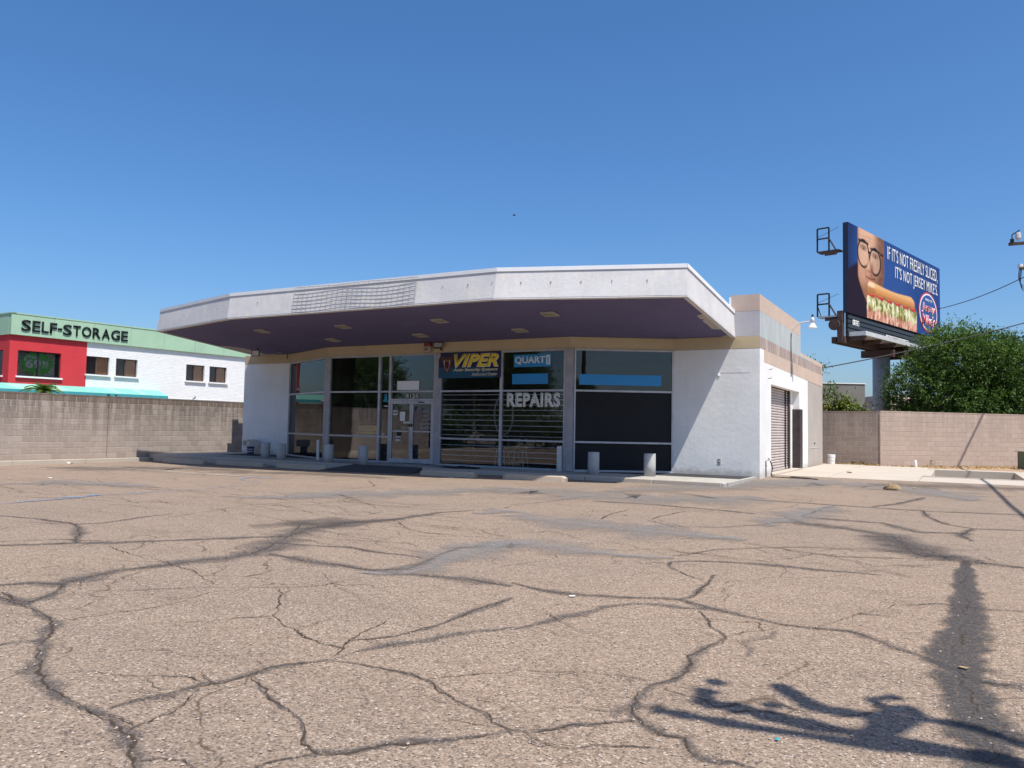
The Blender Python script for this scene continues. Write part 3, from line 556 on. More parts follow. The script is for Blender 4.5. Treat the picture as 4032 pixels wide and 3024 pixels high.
# left, rear and side walls, roof, interior
sp('left_wall', M['wall_front'], 0.0, T, T, DEP, 0, 5.05)
sp('rear_wall', M['wall_grey'], T, W - T, DEP - T, DEP, 0, 4.25)
sp('roof', M['metalroof'], T, W - T, 0.25, DEP - T, 3.98, 4.12)
sp('corner_pier', M['wall_front'], 0.0, 0.3, T + .001, 0.55, 5.05, 5.2)
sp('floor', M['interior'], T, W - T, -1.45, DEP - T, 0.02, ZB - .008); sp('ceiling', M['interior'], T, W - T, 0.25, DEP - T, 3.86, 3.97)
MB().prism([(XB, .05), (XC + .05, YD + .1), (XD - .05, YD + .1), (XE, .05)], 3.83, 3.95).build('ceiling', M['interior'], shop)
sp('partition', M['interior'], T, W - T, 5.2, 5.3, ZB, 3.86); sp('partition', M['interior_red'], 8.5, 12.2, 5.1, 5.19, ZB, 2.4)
# side wall in its painted bands (x = W), with the opening for the rolling door
Y0, Y1, ZD, RC = 1.59, 6.58, 2.86, 0.22
x0, x1 = W - T, W
b = MB(); b.box(x0, x1, 0.001, Y0, 0, 3.455); b.box(x0, x1, Y0, Y1, ZD, 3.455); b.box(x0, x1, Y1, 8.48, 0, 3.40); b.box(x0, x1, 0.001, .56, 3.455, ZT - .004)
b.build('side_wall', M['wall_white'], shop)
sp('side_wall', M['wall_grey'], x0, x1 - .004, 8.48, DEP, 0, 3.40)
MB().add([(x1 + .004, .56, 3.46), (x1 + .004, DEP, 3.335), (x1 + .004, DEP, ZT), (x1 + .004, .56, ZT), (x0, .56, 3.46), (x0, DEP, 3.335), (x0, DEP, ZT), (x0, .56, ZT)], [(0, 1, 2, 3), (4, 7, 6, 5), (0, 4, 5, 1), (3, 2, 6, 7), (0, 3, 7, 4), (1, 5, 6, 2)]).build('trim_band', M['pink'], shop)
sp('trim_band', M['brown'], x0, x1 + .001, 0.001, DEP, ZT + .003, ZS - .02)
b = MB(); b.box(x0, x1 - .002, 0.001, 6.87, ZS - .017, 4.90); b.build('parapet', M['teal'], shop)
sp('parapet', M['pink'], x0, x1 - .004, 0.001, 6.87, 4.905, 5.38)
sp('parapet', M['pink'], x0, x1 - .004, 6.872, DEP, ZS - .017, 4.31); sp('parapet', M['teal'], x0, x1 + .001, 6.872, 9.4, ZS - .016, 4.22)
sp('parapet', M['bandgrey'], 20.18, W - .006, -.002, T, ZS + .003, 4.898); sp('parapet', M['pink'], 20.11, W - .006, -.002, T, 4.905, 5.385)
MB().box(20.07, 20.12, -.02, .12, 4.93, 5.33).build('downspout', M['coping'], shop)
# rolling door: each slat on its own
rd = MB().box(W - RC - .10, W - RC - .06, Y0 - .05, 5.95, ZB, ZD).build('rolling_door', M['alu_dark'], shop)
ns = 30; zh = (ZD - ZB - .1) / ns
me = None
for i in range(ns):
    z0 = ZB + .1 + i * zh
    if me is None:
        xx = W - RC - .06
        o = MB().add([(xx, Y0, z0 + .008), (xx + .022, Y0, z0 + .02), (xx + .026, Y0, z0 + zh * .6), (xx, Y0, z0 + zh - .004), (xx, 5.72, z0 + .008), (xx + .022, 5.72, z0 + .02), (xx + .026, 5.72, z0 + zh * .6), (xx, 5.72, z0 + zh - .004)],
                     [(0, 4, 5, 1), (1, 5, 6, 2), (2, 6, 7, 3), (0, 1, 2, 3), (4, 7, 6, 5), (0, 3, 7, 4)]).build('slat', M['rollslat'], rd); me = o.data
    else:
        o = bpy.data.objects.new('slat', me); link(o, rd, ORG[rd.name]); o.location = (0, 0, i * zh)
MB().box(W - RC - .07, W - RC - .02, Y0, 5.72, ZB + .02, ZB + .095).build('bottom_rail', M['rollslat'], rd)
sp('door_guide', M['darksteel'], W - RC - .06, W - RC + .02, 5.72, 5.98, ZB, ZD - .002); sp('door_reveal', M['wall_white'], W - RC - .02, W - RC + .0, 5.98, Y1 - .002, ZB, ZD - .002)
b = MB(); b.box(W - RC, W + .045, Y1 - .12, Y1 - .004, ZB - .02, 2.235); b.box(W + .005, W + .05, Y1 - .004, 7.0, ZB - .02, 2.24); b.build('corner_guard', M['darksteel'], shop, bevel=0.008)
sp('threshold', M['concrete'], W - RC, W + .12, Y0, Y1 - .15, ZB - .1, ZB + .012)
# ---- canopy
cx0, cx1, Ye, Yc, Zo, Zf, LEAN = 0.685, 20.245, -4.75, -6.2, 4.653, 5.42, 0.12
wp = [(cx0, 0, ZS + .002), (XB, 0, ZS + .002), (XC, YD, ZS + .002), (XD, YD, ZS + .002), (XE, 0, ZS + .002), (cx1, 0, ZS + .002)]
ep = [(cx0, Ye, Zo), (XC + .02, Yc, Zo), (XD, Yc, Zo), (cx1, Ye, Zo)]
s_ = .004   # tuck the wall edge under the band
b = MB(); b.add(wp + ep, [(2, 3, 8, 7), (0, 1, 2), (0, 2, 7, 6), (3, 4, 5), (3, 5, 9, 8)]); b.build('soffit', M['soffit'], shop)
tp = [(cx0 + .05, Ye + LEAN, Zf), (XC + .02 - .02, Yc + LEAN, Zf), (XD + .02, Yc + LEAN, Zf), (cx1 - .05, Ye + LEAN, Zf)]
wt = [(cx0 + .05, 0, 4.93), (cx1 - .05, 0, 4.93)]
def panel(name, a, c, d, e, m, th=.12):
    a, c, d, e = map(Vector, (a, c, d, e)); n = (c - a).cross(e - a).normalized() * th
    return MB().add([a, c, d, e, a - n, c - n, d - n, e - n], [(0, 1, 2, 3), (7, 6, 5, 4), (0, 4, 5, 1), (1, 5, 6, 2), (2, 6, 7, 3), (3, 7, 4, 0)]).build(name, m, shop)
dn = Vector((0, 0, -.035))
E4 = [Vector(p) + dn for p in ep]; T4 = [Vector(p) for p in tp]; WJ = [Vector(wp[0]) + dn, Vector(wp[5]) + dn]; WT = [Vector(p) for p in wt]
fas = []
for i in range(3): fas.append(panel('fascia', E4[i], E4[i + 1], T4[i + 1], T4[i], M['fascia']))
fas.append(panel('fascia', E4[3], WJ[1] + Vector((0, .015, 0)), WT[1] + Vector((0, .015, 0)), T4[3], M['fascia'])); fas.append(panel('fascia', WJ[0], E4[0], T4[0], WT[0], M['fascia']))
def copingbar(a, c, out, h=.10, wd=.20):
    a, c = Vector(a), Vector(c); MB().obox(a + out * .035 + Vector((0, 0, -h + .02)), c - a, -out * wd, (0, 0, h)).build('coping', M['coping'], shop)
for i in range(3):
    a, c = T4[i], T4[i + 1]; d = (c - a).normalized(); copingbar(a, c, Vector((d.y, -d.x, 0)))
copingbar(T4[3] + Vector((0, -.03, 0)), WT[1], Vector((1, 0, 0))); copingbar(WT[0], T4[0], Vector((-1, 0, 0)))
b = MB(); rf = [Vector(p) + Vector((0, 0, -.05)) for p in tp]; b.add([Vector((cx0 + .05, .25, 4.86)), Vector((cx1 - .05, .25, 4.86))] + rf, [(0, 1, 5, 4, 3, 2)]); b.build('roof', M['metalroof'], shop)
sp('roof', M['metalroof'], cx0 + .05, cx1 - .05, .25, .5, 4.1, 4.86)
# peeled paint on the canopy belly: bare plaster showing
def soff(x, y): return ZS + .0 + (-y - 1.622) * (0.483 / 4.578)
def soffL(x, y): return ZS + (-y) * (0.483 / 4.75)
def peel(pts, f, dz=.006):
    b = MB(); c = Vector((sum(p[0] for p in pts) / len(pts), sum(p[1] for p in pts) / len(pts), 0)); vs = []
    for p in pts: vs.append((p[0], p[1], f(p[0], p[1]) - dz))
    b.add(vs, [tuple(range(len(vs)))]).build('bare_patch', M['bare'], shop)
pr = [(20.20, -2.9)] + [(20.2 - .18 - .14 * math.sin(k * 1.9) ** 2 - .08 * (k % 3), -2.85 + k * .19) for k in range(10)] + [(20.2, -.95)]
peel(pr, soffL, .012)
peel([(20.2, -.32), (19.95, -.2), (19.8, -.03), (20.2, -.03)], soffL, .012)
pl = [(cx0 + .04, -2.0), (cx0 + .35, -2.1), (1.5, -1.55), (1.95, -1.2), (2.2, -1.25), (2.25, -.95), (2.02, -.7), (2.1, -.3), (1.8, -.04), (cx0 + .04, -.04)]
peel(pl, soffL, .022); peel([(2.55, -.8), (2.85, -.95), (3.0, -.8), (2.75, -.68)], lambda x, y: ZS + .0, .03)
# anchor bolts with rust runs along the front and side of the fascia
def bolt(P, nrm, run=True):
    P, nrm = Vector(P), Vector(nrm); MB().tube([P, P + nrm * .025], .009, 6).build('anchor_bolt', M['steelbrown'], fas[1] if abs(nrm.x) < .3 else fas[3])
    if run:
        sd = nrm.cross(Vector((0, 0, 1))).normalized() * .035; q = P + nrm * .006
        o = MB().add([q - sd, q, q + sd, q - sd * .5 + Vector((0, -.02, -.16)), q + Vector((0, -.02, -.18)), q + sd * .5 + Vector((0, -.02, -.16))], [(0, 3, 4, 1), (1, 4, 5, 2)]).build('rust_run', M['rust'], shop)
        o.data.attributes.new('w', 'FLOAT', 'POINT').data.foreach_set('value', [.0, .9, .0, 0, .1, 0])
def fy(z): return Yc + LEAN * (z - Zo) / (Zf - Zo)
for x in (7.3, 14.1, 14.9, 15.62): bolt((x, fy(5.06), 5.06), (0, -1, 0), random.random() < .6)
dR = (E4[3] - E4[2]).normalized(); nR = Vector((dR.y, -dR.x, 0))
for t in (.14, .30, .46, .62, .80): P = E4[2].lerp(E4[3], t).lerp(T4[2].lerp(T4[3], t), .54); bolt(P, nR)
dL_ = (E4[1] - E4[0]).normalized(); nL = Vector((dL_.y, -dL_.x, 0))
for t in (.4, .86): P = E4[0].lerp(E4[1], t).lerp(T4[0].lerp(T4[1], t), .5); bolt(P, nL, False)
# recessed lights in the belly
for x, y in ((5.67, -4.40), (9.16, -4.36), (12.80, -4.36), (16.37, -4.37), (18.14, -2.80), (7.27, -2.72), (10.96, -2.75), (14.59, -2.76), (3.62, -2.75)):
    f_ = soff if XC - .5 <= x <= XD + .8 else soffL
    z = f_(x, y); sl_ = .1055
    lt = MB(); r = .20
    def q(dx, dy, dz): return (x + dx, y + dy, z - dy * sl_ + dz)
    for a0, a1, b0, b1 in ((-r, r, -r, -r + .05), (-r, r, r - .05, r), (-r, -r + .05, -r + .05, r - .05), (r - .05, r, -r + .05, r - .05)):
        lt.add([q(i, j, k) for k in (-.03, .01) for j in (b0, b1) for i in (a0, a1)], [(0, 2, 3, 1), (4, 5, 7, 6), (0, 1, 5, 4), (2, 6, 7, 3), (0, 4, 6, 2), (1, 3, 7, 5)])
    L_ = lt.build('soffit_light', M['lampframe'], shop); k = r - .05
    MB().add([q(-k, -k, -.012), q(k, -k, -.012), q(k, k, -.012), q(-k, k, -.012)], [(0, 1, 2, 3)]).build('lens', M['lens'], L_)
# ---- storefront: every facet a window wall of frames and panes
FR = 0.055
def facet(a, c):
    a, c = Vector((*a, 0)), Vector((*c, 0)); d = (c - a).normalized(); return a, d, Vector((d.y, -d.x, 0)), (c - a).length
def fbar(parent, fc, u0, u1, z0, z1, name='frame', m=None, out=.035, inn=.075):
    a, d, n, _ = fc; MB().obox(a + d * u0 + n * out + Vector((0, 0, z0)), d * (u1 - u0), -n * (out + inn), (0, 0, z1 - z0)).build(name, m or M['alu'], parent)
def fpane(parent, fc, u0, u1, z0, z1, m=None, name='pane', off=-.02):
    a, d, n, _ = fc; p, r = a + d * u0 + n * off, a + d * u1 + n * off; U = Vector((0, 0, 1))
    return MB().obox(p + U * z0, r - p, -n * .008, U * (z1 - z0)).build(name, m or M['glass'], parent)
def window(fc, u0, u1, rows, mats=None):
    """one bay between two uprights: rows are the heights of its bars"""
    a, d, n, _ = fc; win = MB().obox(a + d * u0 + n * .03 + Vector((0, 0, ZB - .01)), d * (u1 - u0), -n * .1, (0, 0, FR)).build('window', M['alu'], shop)
    fbar(win, fc, u0, u0 + FR * .8, ZB + FR, ZT - .005); fbar(win, fc, u1 - FR * .8, u1, ZB + FR, ZT - .005)
    i0, i1 = u0 + FR * .8, u1 - FR * .8
    fbar(win, fc, i0, i1, ZT - .055, ZT - .005); zl = ZB - .01 + FR
    for k, z in enumerate(list(rows) + [ZT - .055]):
        if k < len(rows): fbar(win, fc, i0, i1, z, z + .055)
        fpane(win, fc, i0, i1, zl, z, mats[k] if mats else None); zl = z + .055
    return win
R1, R2 = 0.975, 2.522
fBC, fCD, fDE = facet((XB, 0), (XC, YD)), facet((XC, YD), (XD, YD)), facet((XD, YD), (XE, 0))
wBC = window(fBC, .0, fBC[3] - .1, (R1, R2))
U = lambda x: x - XC
w1 = window(fCD, U(6.17), U(8.46), (R1, R2)); w1b = window(fCD, U(8.46), U(8.93), (R1, R2))
w2 = window(fCD, U(11.0), U(13.33), (R1, R2)); w3 = window(fCD, U(13.33), U(15.56), (R1, R2))
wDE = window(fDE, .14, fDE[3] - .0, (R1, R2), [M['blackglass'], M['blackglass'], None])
for x, z0 in ((6.10, ZB), (10.90, ZB), (15.69, ZB)):   # wide posts
    wd = .13 if x != 10.90 else .11
    sp('post', M['post'], x - wd, x + wd, YD - .05, YD + .12, z0, ZT - .004)
# tall pane over the doorway and the transom light with the number
wT = MB().box(8.93, 10.79, YD - .035, YD + .075, R2, R2 + .055).build('window', M['alu'], shop)
fbar(wT, fCD, U(8.93), U(8.97), R2 + .055, ZT - .005); fbar(wT, fCD, U(10.75), U(10.79), R2 + .055, ZT - .005); fbar(wT, fCD, U(8.97), U(10.75), ZT - .055, ZT - .005)
fpane(wT, fCD, U(8.97), U(10.75), R2 + .055, ZT - .055)
fbar(wT, fCD, U(8.93), U(8.98), ZB, R2); fbar(wT, fCD, U(10.74), U(10.79), ZB, R2); fbar(wT, fCD, U(8.98), U(10.74), 2.245, 2.30)
fpane(wT, fCD, U(8.98), U(10.74), 2.30, R2, name='pane')
text('4126', 'lettering', M['offwhite'], wT, (9.60, YD - .012, 2.325), (.53, 0, 0), (0, 0, .165), .02, thick=.006)
# pair of doors
for u0, u1, hs in ((8.985, 9.855, 1), (9.865, 10.735, -1)):
    dr = MB(); dr.box(u0, u1, YD - .03, YD + .02, ZB + .01, ZB + .16); dr.box(u0, u0 + .07, YD - .03, YD + .02, ZB + .16, 2.24); dr.box(u1 - .07, u1, YD - .03, YD + .02, ZB + .16, 2.24); dr.box(u0 + .07, u1 - .07, YD - .03, YD + .02, 2.13, 2.24)
    door = dr.build('door', M['alu'], shop)
    MB().box(u0 + .07, u1 - .07, YD - .008, YD, ZB + .16, 2.13).build('pane', M['glass'], door)
    MB().box(u0 + .05, u1 - .05, YD - .075, YD - .035, 1.18, 1.225).build('push_bar', M['alu'], door)
    hx = u1 - .035 if hs > 0 else u0 + .035
    MB().box(hx - .02, hx + .02, YD - .055, YD - .03, 1.36, 1.46).build('lock', M['black'], door)
    if hs > 0:
        MB().box(hx - .30, hx - .02, YD - .02, YD - .012, 1.47, 1.53).build('sticker', M['offwhite'], door); MB().box(hx - .32, hx - .05, YD - .02, YD - .012, 1.30, 1.335).build('sticker', M['offwhite'], door)
        MB().box(hx - .30, hx - .07, YD - .024, YD - .020, 1.308, 1.327).build('sticker', M['navy'], door)
        MB().box(u0 + .09, u0 + .30, YD - .02, YD - .012, 1.75, 1.91).build('sticker', M['offwhite'], door); text('VIPER', 'lettering', M['black'], door, (u0 + .10, YD - .0215, 1.805), (.19, 0, 0), (0, 0, .05), .03, .3, .004)
        MB().box(u0 + .40, u0 + .61, YD - .02, YD - .012, 1.55, 1.86).build('notice', M['white'], door)
        for k in range(6): MB().box(u0 + .43, u0 + .43 + .11 + .05 * (k % 2), YD - .0225, YD - .0205, 1.80 - .035 * k, 1.807 - .035 * k).build('print_line', M['greyprint'], door)
        MB().box(u0 + .24, u0 + .45, YD - .02, YD - .012, .87, 1.04).build('sticker', M['offwhite'], door); text('VIPER', 'lettering', M['black'], door, (u0 + .25, YD - .0215, .935), (.19, 0, 0), (0, 0, .05), .03, .3, .004)
        MB().box(u0 + .30, u0 + .42, YD - .055, YD - .03, 1.05, 1.17).build('deadbolt', M['black'], door)
    else:
        MB().box(u0 + .27, u0 + .52, YD - .036, YD - .031, 2.165, 2.205).build('closer_plate', M['black'], door)
# cyan decal and small marks on the narrow bay
poly([(8.62, YD - .03, 2.20), (8.70, YD - .03, 2.27), (8.72, YD - .03, 2.46), (8.755, YD - .03, 2.46), (8.755, YD - .03, 2.20)], M['cyan'], 'decal', w1b); poly([(8.77, YD - .03, 2.20), (8.77, YD - .03, 2.46), (8.805, YD - .03, 2.46), (8.825, YD - .03, 2.27), (8.90, YD - .03, 2.20)], M['cyan'], 'decal', w1b)
MB().box(8.70, 8.86, YD - .034, YD - .03, 2.03, 2.07).build('decal', M['offwhite'], w1b); MB().box(8.62, 8.78, YD - .034, YD - .03, 1.075, 1.10).build('decal', M['offwhite'], w1b)
# stickers and lettering on the right-hand panes
def srect(win, fc, u0, u1, z0, z1, m, name='sticker', off=-.006): return fpane(win, fc, u0, u1, z0, z1, m, name, off)
srect(w3, fCD, U(13.76), U(15.07), 3.29, 3.67, M['blue'])
yb = YD + .004
text('QUART', 'lettering', M['white'], w3, (13.80, yb, 3.36), (1.06, 0, 0), (0, 0, .255), .022, thick=.004)
MB().box(14.90, 15.03, YD - .001, YD + .004, 3.35, 3.64).build('sticker', M['white'], w3)
text('MOBIL', 'lettering', M['black'], w3, (14.998, YD - .002, 3.385), (0, 0, .22), (-.065, 0, 0), .0, thick=.004)
srect(w3, fCD, U(13.71), U(14.965), 2.755, 3.075, M['blue'])
text('REPAIRS', 'lettering', M['palewhite'], w3, (13.53, YD + .008, 2.04), (1.86, 0, 0), (0, 0, .45), .05, thick=.004, space=1.12)
text('REPAIRS', 'lettering', M['pale'], w3, (13.555, YD + .004, 2.06), (1.81, 0, 0), (0, 0, .41), .018, thick=.004, space=1.12)
srect(wDE, fDE, .29, 2.78, 2.73, 3.05, M['blue'])
MB().box(9.22, 10.14, YD - .006, YD + .008, 2.603, 2.905).build('blank_plate', M['white'], wT)
# security bars behind the glass
for u0, u1, wn_ in ((6.25, 8.40, w1), (11.08, 13.27, w2), (13.38, 15.5, w3)):
    for k in range(14):
        z = .30 + k * .163
        if abs(z - 1.0) < .05: continue
        MB().box(u0, u1, YD + .036, YD + .048, z, z + .022).build('security_bar', M['bar'] if wn_ is not w1 else M['darksteel'], wn_)  # same bars: shade put into the left bay's colour, others white as lit
MB().box(12.18, 12.25, YD + .17, YD + .24, ZB, R2).build('inner_post', M['brownpost'], w2)
MB().tube(bez([(13.1, -1.2, 2.5), (12.85, -1.15, 2.1), (12.8, -1.1, 1.7), (12.95, -1.15, 1.3), (13.3, -1.2, 1.2), (13.52, -1.2, 1.6), (13.5, -1.2, 2.2)], 6), .03, 6).build('inner_arch', M['offwhite'], w2)
# stools inside
def stool(x, y, lab):
    t = thing('bar_stool', lab, 'stool', (x, y, ZB), 'metal stools behind the storefront glass'); h = .56
    MB().lathe((x, y, ZB + h), [(.15, 0), (.16, .03), (.13, .05)], 14).build('seat', M['brownpost'], t)
    for sx in (-1, 1):
        for sy in (-1, 1): MB().tube([(x + sx * .19, y + sy * .17, ZB), (x + sx * .13, y + sy * .12, ZB + h)], .013, 6).build('leg', M['chrome'], t)
    MB().tube([(x + .17 * math.cos(a), y + .15 * math.sin(a), ZB + .2) for a in [k * math.pi / 6 for k in range(13)]], .009, 5).build('foot_ring', M['chrome'], t)
    MB().tube([(x - .13, y + .12, ZB + h), (x - .14, y + .13, ZB + h + .35), (x, y + .15, ZB + h + .42), (x + .14, y + .13, ZB + h + .35), (x + .13, y + .12, ZB + h)], .011, 6).build('back_loop', M['chrome'], t)
stool(13.02, -.95, 'chrome stool behind the glass, left of the thin mullion'); stool(13.72, -1.0, 'chrome stool behind the glass, right of the thin mullion')
# ---- things fixed to the front of the shop
bn = thing('banner', 'dark blue vinyl banner with yellow italic lettering and snake head over storefront glass', 'banner', (12.1, YD - .06, 2.98))
yb = YD - .052
def wavy(x, z): return yb - .008 * math.sin(x * 3.1) * math.cos(z * 2.3)
b = MB(); nx, nz = 30, 12
gv = [(10.945 + 2.385 * i / nx, wavy(10.945 + 2.385 * i / nx, 2.975 + .84 * j / nz), 2.975 + .84 * j / nz) for j in range(nz + 1) for i in range(nx + 1)]
b.add(gv, [(j * (nx + 1) + i, j * (nx + 1) + i + 1, (j + 1) * (nx + 1) + i + 1, (j + 1) * (nx + 1) + i) for j in range(nz) for i in range(nx)], 0)
b.mi = [1 if (k // nx) < 5 and (k % nx) < 27 - (k // nx) * 1.2 else 0 for k in range(nx * nz)]
b.build('sheet', [M['navy'], M['bannerblue']], bn)
yl = yb - .02
text('VIPER', 'lettering', M['palewhite'], bn, (11.55, yl + .004, 3.315), (1.70, 0, 0), (0, 0, .44), .055, .32, .004, 1.06); text('VIPER', 'lettering', M['yellow'], bn, (11.57, yl, 3.33), (1.66, 0, 0), (0, 0, .41), .035, .32, .004, 1.06)
text('Auto Security Systems', 'lettering', M['creamtext'], bn, (11.54, yl, 3.165), (1.68, 0, 0), (0, 0, .125), .025, .25, .004); text('Authorized Dealer', 'lettering', M['offwhite'], bn, (12.25, yl, 3.04), (.97, 0, 0), (0, 0, .10), .025, .25, .004)
def P2(pts, y): return [(11.04 + a * .50, y, 3.14 + c * .56) for a, c in pts]
poly(P2([(.02, .80), (.10, .96), (.26, 1.0), (.36, .92), (.62, .92), (.74, 1.0), (.90, .97), (.98, .80), (.88, .66), (.80, .42), (.68, .12), (.52, 0), (.40, .05), (.27, .32), (.16, .62)], yl), M['snake'], 'snake_head', bn)
poly(P2([(.20, .74), (.80, .74), (.74, .42), (.60, .14), (.48, .08), (.36, .22), (.25, .46)], yl - .004), M['snake2'], 'snake_mouth', bn)
poly(P2([(.30, .68), (.72, .68), (.62, .34), (.50, .22), (.38, .36)], yl - .008), M['maroon'], 'snake_throat', bn)
for a in (.28, .66): poly(P2([(a, .72), (a + .06, .72), (a + .035, .40)], yl - .012), M['offwhite'], 'snake_fang', bn)
ys = thing('window_sign', 'yellow card sign behind the left storefront pane', 'sign', (8.0, YD + .06, 1.09)); MB().box(7.57, 8.40, YD + .0305, YD + .0345, 1.09, 1.37).build('card', M['yellowsign'], ys)
text('We Buy', 'lettering', M['olive'], ys, (7.80, YD + .0304, 1.245), (.38, 0, 0), (0, 0, .10), .03, thick=.0012); text('Guitars & Amps', 'lettering', M['olive'], ys, (7.61, YD + .0304, 1.115), (.76, 0, 0), (0, 0, .10), .03, thick=.0012)
db = thing('door_banner', 'navy fabric banner seen from its back through the right door pane', 'banner', (10.33, YD + .05, 1.25)); MB().box(9.95, 10.66, YD + .010, YD + .014, 1.25, 2.02).build('sheet', M['doornavy'], db)
for s, z, x0_, wd in (('CAR', 1.84, 10.31, .23), ('AND', 1.70, 10.31, .23), ('HOME', 1.56, 10.26, .33), ('STERED', 1.42, 10.21, .44), ('REPAIR', 1.29, 10.22, .43)): text(s, 'lettering', M['greyprint'], db, (x0_, YD + .010, z), (wd, 0, 0), (0, 0, .085), .03, thick=.004, mirror=True)
for q in ((9.96, 10.65, 1.485, 1.492), (10.08, 10.087, 1.27, 2.0)): MB().box(q[0], q[1], YD + .005, YD + .009, q[2], q[3]).build('print_line', M['greyprint'], db)
al = thing('alarm_box', 'cream alarm box with amber lens over the shop doors', 'alarm', (10.53, YD, 3.86)); MB().box(10.39, 10.66, YD - .16, YD - .005, 3.84, 4.04).build('case', M['cream'], al, bevel=.01); MB().box(10.40, 10.65, YD - .15, YD - .005, 4.04, 4.155).build('mount', M['redbox'], al); MB().lathe((10.50, YD - .16, 3.94), [(.055, 0), (.05, .03), (.02, .045)], 14, axis=(0, -1, 0)).build('lens', M['amber'], al, smooth=True)
def flood(name, lab, P, yaw, tilt, m, sc=1.0, stem=None):
    P = Vector(P); t = thing(name, lab, 'floodlight', P); q = Matrix.Rotation(yaw, 3, 'Z') @ Matrix.Rotation(tilt, 3, 'X')
    def T_(v): return P + q @ (Vector(v) * sc)
    fr = [(-.16, 0, -.11), (.16, 0, -.11), (.16, 0, .11), (-.16, 0, .11)]; bk = [(-.11, .1, -.07), (.11, .1, -.07), (.11, .1, .07), (-.11, .1, .07)]
    MB().add([T_(v) for v in fr + bk], [(0, 1, 2, 3), (4, 7, 6, 5), (0, 4, 5, 1), (1, 5, 6, 2), (2, 6, 7, 3), (3, 7, 4, 0)]).build('housing', m, t)
    MB().add([T_((x * .84, -.004, z * .8)) for x, _, z in fr], [(0, 1, 2, 3)]).build('lens', M['galv'], t)
    MB().tube(stem or [T_((0, .08, -.02)), P + Vector((0, .05, -.16)) * sc, P + Vector((0, .12, -.22)) * sc], .022 * sc, 6).build('bracket', m, t)
flood('flood_light', 'black floodlight on the tan band right of the alarm box', (11.02, YD - .22, 4.06), .35, -.5, M['black'], stem=[(11.02, YD - .12, 4.03), (11.05, YD - .12, 3.93), (11.05, YD - .01, 3.90)])
flood('flood_light', 'square floodlight hanging under the peeled left end of the canopy', (2.35, -1.62, 4.07), .25, -.05, M['black'], 1.1, stem=[(2.35, -1.5, 4.07), (2.35, -1.5, 4.32)])
# conduit stub under the canopy's left end
MB().tube([(2.42, -.03, 4.17), (2.42, -.03, 3.98)], .014, 6).build('conduit', M['darksteel'], shop)
for k in range(7): MB().box(19.83 + k * .12, 19.83 + (k + 1) * .12, -.0025, .001, 3.105 + .006 * math.sin(k * 2.1), 3.111 + .006 * math.sin(k * 2.1)).build('hairline_crack', M['darksteel'], fw2)
ol = MB().box(19.745, 19.84, -.012, 0, .45, .61).build('outlet', M['offwhite'], shop); MB().box(19.765, 19.82, -.016, -.012, .475, .585).build('socket', M['black'], ol); MB().box(19.78, 19.805, -.02, -.016, .50, .56).build('socket', M['white'], ol)
sc_ = MB().add([(19.74, -.002, 3.02), (19.80, -.002, 3.02), (19.80, -.022, 3.03), (19.74, -.022, 3.03), (19.74, -.002, 3.12), (19.80, -.002, 3.12)], [(0, 1, 2, 3), (3, 2, 5, 4), (0, 3, 4), (1, 5, 2), (0, 4, 5, 1)]).build('wall_plate', M['wall_front'], shop)
for y, z in ((1.25, 3.28), (1.12, 3.0)):
    MB().tube([(W, y, z), (W + .10, y, z + .01), (W + .10, y, z + .05)], .01, 5).build('wall_hook', M['steelbrown'], shop)
sp('meter_scar', M['black'], W - .002, W + .012, 10.0, 10.25, .97, 1.01); sp('meter_scar', M['galv'], W - .002, W + .006, 8.7, 11.6, .80, .83)
# barn lamp on a gooseneck with its conduit
bl = thing('barn_lamp', 'white barn lamp on a curved arm from the parapet', 'lamp', (W, 4.85, 4.85))
MB().tube(bez([(W + .03, 4.85, 4.78), (W + .14, 4.86, 5.0), (W + .30, 4.88, 5.12), (W + .52, 4.9, 5.16), (W + .62, 4.9, 5.16)], 6), .022, 8).build('arm', M['offwhite'], bl)
MB().lathe((W + .70, 4.92, 5.10), [(.065, 0), (.068, .11), (.06, .18), (.035, .2)], 16).build('neck', M['galv'], bl, smooth=True); MB().lathe((W + .70, 4.92, 4.94), [(.15, 0), (.14, .02), (.075, .14), (.062, .17)], 20).build('shade', M['white'], bl, smooth=True); MB().tube([(W + .70, 4.92, 5.33), (W + .70, 4.92, 5.41)], [.04, .025], 8).build('photocell', M['black'], bl)
MB().tube([(W + .03, 4.85, 4.78), (W + .02, 4.85, 4.55), (W + .02, 4.86, 3.9), (W + .02, 4.87, 3.3)], .014, 6).build('conduit', M['steelbrown'], bl)
# tap and hose
hs_ = thing('hose_tap', 'brass tap with dark garden hose at the foot of the white side wall', 'tap', (W, .76, ZB)); MB().tube([(W + .02, .76, ZB - .04), (W + .02, .76, .56), (W + .09, .80, .585)], .014, 6).build('pipe', M['steelbrown'], hs_); MB().tube([(W + .09, .72, .63), (W + .09, .93, .60)], .014, 6).build('handle', M['steelbrown'], hs_)
hz = zg(22, 1.5) + .02
MB().tube(bez([(W + .12, .86, .56), (W + .16, .98, .35), (W + .13, .95, .15), (W + .2, 1.0, .085), (21.45, .95, .085), (21.9, .9, .09), (22.15, 1.0, .09), (22.0, 1.2, .09), (21.6, 1.25, .09), (21.75, 1.02, .11), (22.4, .72, .09)], 7), .017, 7).build('hose', M['hose'], hs_)
